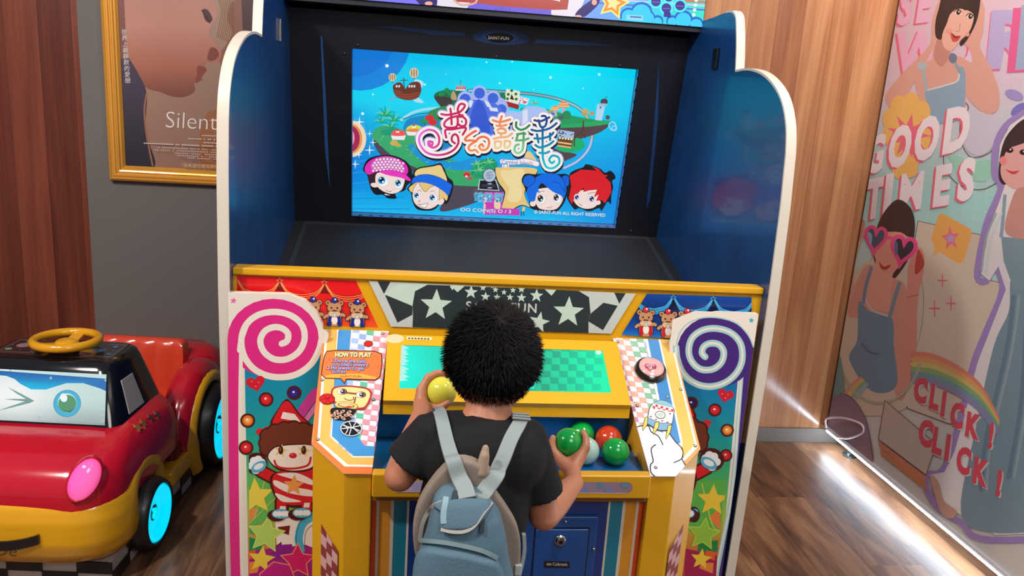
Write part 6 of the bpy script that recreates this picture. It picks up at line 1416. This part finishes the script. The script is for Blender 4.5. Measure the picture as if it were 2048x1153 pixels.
# face details (turned away from the camera)
for sx in (-1, 1):
    m = MB(); m.ball(head+Vector((sx*.030, .079, -.004)), (.013, .007, .008), 16, 10); m.build('eye', mat('eye_white', 'e8e4e0', .2), ch, smooth=True)
    m = MB(); m.ball(head+Vector((sx*.030, .0845, -.004)), (.006, .0022, .006), 14, 8); m.build('iris', mat('iris_brown', '1c100c', .1), ch, smooth=True)
m = MB(); m.tube([head+Vector((-.015, .0845, -.051)), head+Vector((0, .0865, -.053)), head+Vector((.015, .0845, -.051))], .0022, 8); m.build('lips', mat('lip', 'a04c44', .4), ch, smooth=True)
# hair: close dark cap and thousands of short tapering locks
hairm = mat('black_hair', '0a0808', .68, spec=.22)
HC = head+Vector((0, -.006, .010)); HR = Vector((.0735, .084, .090))
def hn(th, ph): return Vector((math.sin(th)*math.cos(ph), math.sin(th)*math.sin(ph), math.cos(th)))
def keep(d):      # d unit direction; hairline: low at the back, high at the face
    fr_ = d.y; lim = -.72 if fr_ < -.15 else (-.72+(fr_+.15)*1.45 if fr_ < .75 else .58)
    return d.z > lim
m = MB(); n1, n2 = 64, 40; vs, fs = [], []
for i in range(n2+1):
    for k in range(n1): d = hn(PI*i/n2, 2*PI*k/n1); vs.append(HC+Vector((d.x*HR.x, d.y*HR.y, d.z*HR.z)))
for i in range(n2):
    for k in range(n1):
        d = hn(PI*(i+.5)/n2, 2*PI*(k+.5)/n1)
        if keep(d) or (d.y < -.1 and d.z > -.80): k2 = (k+1) % n1; fs.append([i*n1+k, i*n1+k2, (i+1)*n1+k2, (i+1)*n1+k])
m.add(vs, fs)
hr_ = random.Random(3); crown = Vector((.12, -.45, .88)).normalized()
for i in range(20000):
    z = hr_.uniform(-1, 1); a = hr_.uniform(0, 2*PI); q = math.sqrt(1-z*z); d = Vector((q*math.cos(a), q*math.sin(a), z))
    if not keep(d): continue
    root = HC+Vector((d.x*HR.x, d.y*HR.y, d.z*HR.z))*.985
    fl_ = (d-crown*d.dot(crown)); fl_ = fl_.normalized() if fl_.length > .05 else Vector((1, 0, 0))
    sw_ = crown.cross(fl_)
    dirn = (d*hr_.uniform(.15, .55)+fl_*hr_.uniform(.5, 1.0)+sw_*.35+Vector((hr_.gauss(0, .22), hr_.gauss(0, .22), hr_.gauss(0, .2)))).normalized()
    dn2 = (dirn*.8+Vector((0, 0, -.30))+fl_*.25).normalized(); ln = hr_.uniform(.012, .024)*(1.0 if d.z > -.3 else .55)
    sd = dirn.cross(d).normalized()*hr_.uniform(.0006, .0012) if dirn.cross(d).length > .01 else Vector((.001, 0, 0))
    p1 = root+dirn*ln*.55; p2 = p1+dn2*ln*.45
    m.add([root-sd, root+sd, p1+sd*.7, p1-sd*.7, p2], [[0, 1, 2, 3], [3, 2, 4]])
me = bpy.data.meshes.new('hair'); me.from_pydata(m.v, [], m.f); hair = link('hair', me, hairm, ch, True)
# t-shirt
cloth = mat('black_cotton', '08080a', .9, bump=.3, bscale=260)
S_ = MB()
S_.cap(chest+Vector((-.042, 0, -.005)), chest+Vector((.042, 0, -.005)), .072, .072, 24); S_.cap(chest, belly, .078, .082, 24); S_.cap(belly, pelvis+Vector((0, 0, .03)), .082, .086, 24)
S_.cap(chest+Vector((-.02, 0, 0)), belly+Vector((-.03, 0, 0)), .070, .070, 24); S_.cap(chest+Vector((.02, 0, 0)), belly+Vector((.03, 0, 0)), .070, .070, 24)
S_.cap(neckb+Vector((-.022, 0, -.030)), shL+Vector((.006, 0, .0)), .043, .040, 24); S_.cap(neckb+Vector((.022, 0, -.030)), shR+Vector((-.006, 0, .0)), .043, .040, 24)
def cone(a, b, ra, rb, n=28):
    t = (b-a).normalized(); u = t.cross(Vector((0, 1, 0))).normalized(); v = t.cross(u); S_.loft([[p+(u*math.cos(2*PI*k/n)+v*math.sin(2*PI*k/n))*r for k in range(n)] for p, r in ((a, ra), (b, rb))])
eL = shL.lerp(elL, .72); eR = shR.lerp(elR, .70)
cone(shL+Vector((.006, 0, .01)), eL, .040, .046); cone(shR+Vector((-.006, 0, .01)), eR, .036, .044)
shirt = bake(S_, .0042, 't_shirt', cloth, ch, 5, .5)
m = MB(); 
for k in range(2):
    pass
# shorts, shoes
S_ = MB(); cloth2 = mat('black_shorts_cloth', '15151a', .8, bump=.2, bscale=200)
for sx in (-1, 1):
    hip = pelvis+Vector((sx*.045, 0, -.01)); kn = Vector((pelvis.x+sx*.06, 1.262, .32)); cone(hip+Vector((0, 0, .03)), kn, .074, .064)
S_.cap(pelvis+Vector((-.03, 0, .0)), pelvis+Vector((.03, 0, .0)), .082, .082)
bake(S_, .005, 'shorts', cloth2, ch, 4)
for sx in (-1, 1):
    an = Vector((pelvis.x+sx*.065, 1.235, .055)); S_ = MB(); S_.cap(an+Vector((0, -.014, -.018)), an+Vector((sx*.008, .092, -.024)), .034, .030); S_.cap(an+Vector((0, -.01, -.02)), an+Vector((0, -.004, .02)), .033, .031)
    S_.box((an.x-.034, an.y-.05, .0015), (an.x+.034, an.y+.12, .02)); bake(S_, .004, 'shoe', mat('grey_canvas_shoe', '4c5058', .7), ch, 4)

# ================================================================ the backpack
bpk = thing('backpack', 'blue-grey child backpack with taupe back panel worn over the black t-shirt', 'backpack', (.1, 1.1, .6))
denim = mat('blue_grey_canvas', '506e7e', .75, bump=.35, bscale=300, vary=.05); taupe = mat('taupe_plush', '8c7e72', .9, bump=.25, bscale=420); strapm = mat('grey_webbing', '8a9696', .7, bump=.25, bscale=500); pale = mat('pale_piping', 'a8a49c', .6)
BYp = 1.150
# taupe rounded panel
S_ = MB(); outp = spl([(905, 928), (870, 960), (838, 1010), (826, 1060), (828, 1100), (834, 1130), (842, 1200), (940, 1215), (1030, 1200), (1042, 1110), (1036, 1060), (1010, 1015), (990, 985), (985, 950), (962, 934), (935, 924)], True, 4)
fr_v = [P(p.x, p.y, BYp) for p in outp]; S_.prism(fr_v, (0, .028, 0))
pan = bake(S_, .003, 'back_panel', taupe, bpk, 6, .5)
S_ = MB(); S_.cap(P(963, 945, BYp+.008), P(969, 912, BYp+.010), .011, .0085); S_.cap(P(968, 920, BYp+.010), P(971, 897, BYp+.014), .009, .006); bake(S_, .0025, 'hanging_tab', mat('light_taupe_plush', 'a08a78', .9, bump=.1, bscale=420), bpk, 4)
# main bag body
def sect(cx, z, hw, d, y0): 
    P_ = []
    for k in range(36):
        t = 2*PI*k/36; c_, s_ = math.cos(t), math.sin(t); e = .62
        P_.append((cx+hw*math.copysign(abs(c_)**e, c_), y0+d*math.copysign(abs(s_)**e, s_), z))
    return P_
BQ = 1.115
def zc(y): return P(940, y, BQ).z
rows = [(906, 985, 18, .010), (908, 990, 36, .018), (914, 1003, 56, .028), (922, 1030, 70, .036), (922, 1070, 80, .042), (917, 1110, 90, .046), (916, 1153, 101, .05), (914, 1210, 106, .052), (912, 1260, 104, .05), (912, 1285, 84, .04)]
m = MB(); rg = []
for cx, y, hw, d in rows:
    c_ = P(cx+10, y, BQ); e_ = P(cx+10+hw, y, BQ); rg.append(sect(c_.x, c_.z, e_.x-c_.x, d, BYp-d*.85))
S_ = MB(); S_.loft(rg[::-1]); bag = bake(S_, .004, 'main_bag', denim, bpk, 10, .6)
# top flap hanging over the bag with pale piping, pleats
def yb_at(p, off=0):
    """front surface of bag for a screen ray: intersect the baked mesh"""
    from mathutils.bvhtree import BVHTree
    return None
from mathutils.bvhtree import BVHTree
def bvh_of(objs):
    V, F_ = [], []
    for o in objs:
        s = root_loc(o.parent) if o.parent else Vector((0, 0, 0)); b0 = len(V); V += [v.co+s for v in o.data.vertices]; F_ += [[b0+i for i in p.vertices] for p in o.data.polygons]
    return BVHTree.FromPolygons(V, F_)
TB = bvh_of([bag, pan, shirt])
def surf(x, y, lift=.002):
    d = ray(x, y).normalized(); h = TB.ray_cast(CAM, d)
    if h[0] is None: return P(x, y, BYp)
    n = h[1] if h[1].dot(d) < 0 else -h[1]; return h[0]+n*lift
def patch(outline, name, m_, th=.004, lift=.001, parent=bpk, nn=14):
    """cloth patch laid on the surface: outline in the picture, dense grid draped by projection"""
    pts = spl([Vector(p) for p in outline], True, 5); cx = sum(p.x for p in pts)/len(pts); cy = sum(p.y for p in pts)/len(pts); c2 = Vector((cx, cy))
    vs, fs = [], []; n = len(pts); K = nn
    for j in range(1, K+1):
        for p in pts: q = c2.lerp(p, j/K); e = 1 if j < K else 0; vs.append(surf(q.x, q.y, lift+th*(e if j < K-1 or e == 0 else .7)))
    vs.append(surf(cx, cy, lift+th)); 
    for j in range(K-1):
        for i in range(n): k = (i+1) % n; fs.append([j*n+i, j*n+k, (j+1)*n+k, (j+1)*n+i])
    for i in range(n): fs.append([len(vs)-1, (i+1) % n, i])
    q = MB(); q.add(vs, fs); return q.build(name, m_, parent, smooth=True, deg=70)
def ribbon(pts, w, name, m_, lift=.002, th=.003, parent=bpk, n=8, close=False):
    """strap laid along the surface, pts in the picture, w in metres"""
    L_ = [surf(p.x, p.y, lift) for p in spl([Vector(p) for p in pts], False, n)]
    for _ in range(3): L_ = [L_[0]]+[(L_[i-1]+L_[i]*2+L_[i+1])/4 for i in range(1, len(L_)-1)]+[L_[-1]]
    rg = []
    for i, p in enumerate(L_):
        t = (L_[min(i+1, len(L_)-1)]-L_[max(i-1, 0)]).normalized(); v = (CAM-p).normalized(); s = t.cross(v).normalized(); nrm = s.cross(t).normalized()
        nrm = nrm if nrm.dot(v) > 0 else -nrm
        rg.append([p-s*w/2, p-s*w*.42+nrm*th, p+s*w*.42+nrm*th, p+s*w/2])
    q = MB(); q.loft(rg); return q.build(name, m_, parent, smooth=True, deg=40)
patch([(868, 1012), (893, 1004), (930, 1000), (975, 1002), (985, 1012), (968, 1040), (945, 1058), (910, 1062), (880, 1058), (884, 1030)], 'top_flap', denim, .006, .002)
ribbon([(884, 1058), (905, 1063), (930, 1062), (950, 1050), (964, 1028), (978, 1010)], .006, 'flap_piping', pale, .006, .002)
ribbon([(840, 1080), (846, 1045), (862, 1018), (886, 1006)], .007, 'flap_piping', pale, .002, .003)
ribbon([(846, 1083), (880, 1084), (925, 1092), (965, 1102), (992, 1116)], .0075, 'zipper_trim', mat('grey_blue_trim', '6c8488', .6), .003, .003)
patch([(840, 1100), (900, 1098), (960, 1110), (1000, 1128), (1015, 1200), (1000, 1260), (840, 1262), (825, 1200)], 'front_pocket', denim, .012, .0)
ribbon([(912, 986), (908, 1005), (902, 1030), (897, 1052)], .009, 'bag_pleat', mat('dark_pleat', '26343e', .8), .004, .001)
ribbon([(893, 1000), (889, 1025), (889, 1048)], .010, 'loop_webbing', mat('light_denim', '86a4b0', .7), .006, .003)
ribbon([(968, 1018), (964, 1040), (962, 1066)], .008, 'bag_pleat', MATS['dark_pleat'], .003, .001)
# shoulder straps from over the shoulders to the top of the bag
def strap(pts3, ws, name):
    pts3 = spl(pts3, False, 8); n = len(pts3); rg = []
    for _ in range(12): pts3 = [pts3[0]]+[(pts3[i-1]+pts3[i]*2+pts3[i+1])/4 for i in range(1, n-1)]+[pts3[-1]]
    for i, p in enumerate(pts3):
        t = (pts3[min(i+1, n-1)]-pts3[max(i-1, 0)]).normalized(); v = ((CAM-p).normalized()+Vector((0, -.2, .5))).normalized(); s = t.cross(v).normalized(); nr = s.cross(t).normalized(); nr = nr if nr.dot(v) > 0 else -nr
        w_ = ws[0]+(ws[1]-ws[0])*i/(n-1)
        rg.append([p-s*w_/2-nr*.002, p-s*w_*.47+nr*.0025, p+s*w_*.47+nr*.0025, p+s*w_/2-nr*.002])
    q = MB(); q.loft(rg); return q.build(name, strapm, bpk, smooth=True, deg=40)
def onb(x, y, l): return surf(x, y, l)
sl_ = strap([P(874, 836, 1.285)+Vector((0, .035, -.05)), P(876, 828, 1.27)+Vector((0, .01, .004)), onb(884, 842, .004), onb(894, 880, .005), onb(904, 912, .012), onb(909, 926, .010), onb(917, 950, .007), onb(928, 980, .006), onb(934, 1000, .004)], (.021, .028), 'shoulder_strap')
sr_ = strap([P(1052, 850, 1.285)+Vector((0, .035, -.05)), P(1048, 842, 1.27)+Vector((0, .01, .004)), onb(1038, 850, .004), onb(1020, 880, .005), onb(1002, 915, .009), onb(992, 935, .011), onb(984, 950, .009), onb(968, 980, .006), onb(957, 1000, .004)], (.023, .028), 'shoulder_strap')
b0_ = P(1020, 838, 1.262)+Vector((0, -.036, .0)); b1_ = P(1054, 842, 1.262)+Vector((0, -.036, 0))
m = MB(); rim_ = []
for (x, y) in ((1020, 836), (1054, 840), (1056, 848), (1022, 845)): rim_.append(onb(x, y, .010))
m.tube(rim_, .0022, 8, closed=True); m.tube([(rim_[0]+rim_[3])/2, (rim_[1]+rim_[2])/2], .002, 8); m.build('buckle', mat('grey_buckle', 'a0a8a8', .3, .3), bpk, smooth=True)
# lower strap at the right side
lp_ = [P(1048, 1070, 1.165), P(1049, 1100, 1.160), P(1044, 1130, 1.155), P(1036, 1160, 1.15), P(1026, 1200, 1.145)]
m = MB(); rg = []
for i, p in enumerate(spl(lp_, False, 6)): rg.append([p+Vector((-.003, -.002, 0)), p+Vector((.003, -.002, 0)), p+Vector((.003, .006, 0)), p+Vector((-.003, .006, 0))])
m.loft(rg); m.build('side_webbing', strapm, bpk, smooth=True)
c_ = P(1036, 1140, 1.150); m = MB(); m.box(c_-Vector((.006, .004, .010)), c_+Vector((.006, .004, .010))); m.build('side_slider', mat('white_slider', 'b8bcbc', .4), bpk, bevel=.002)
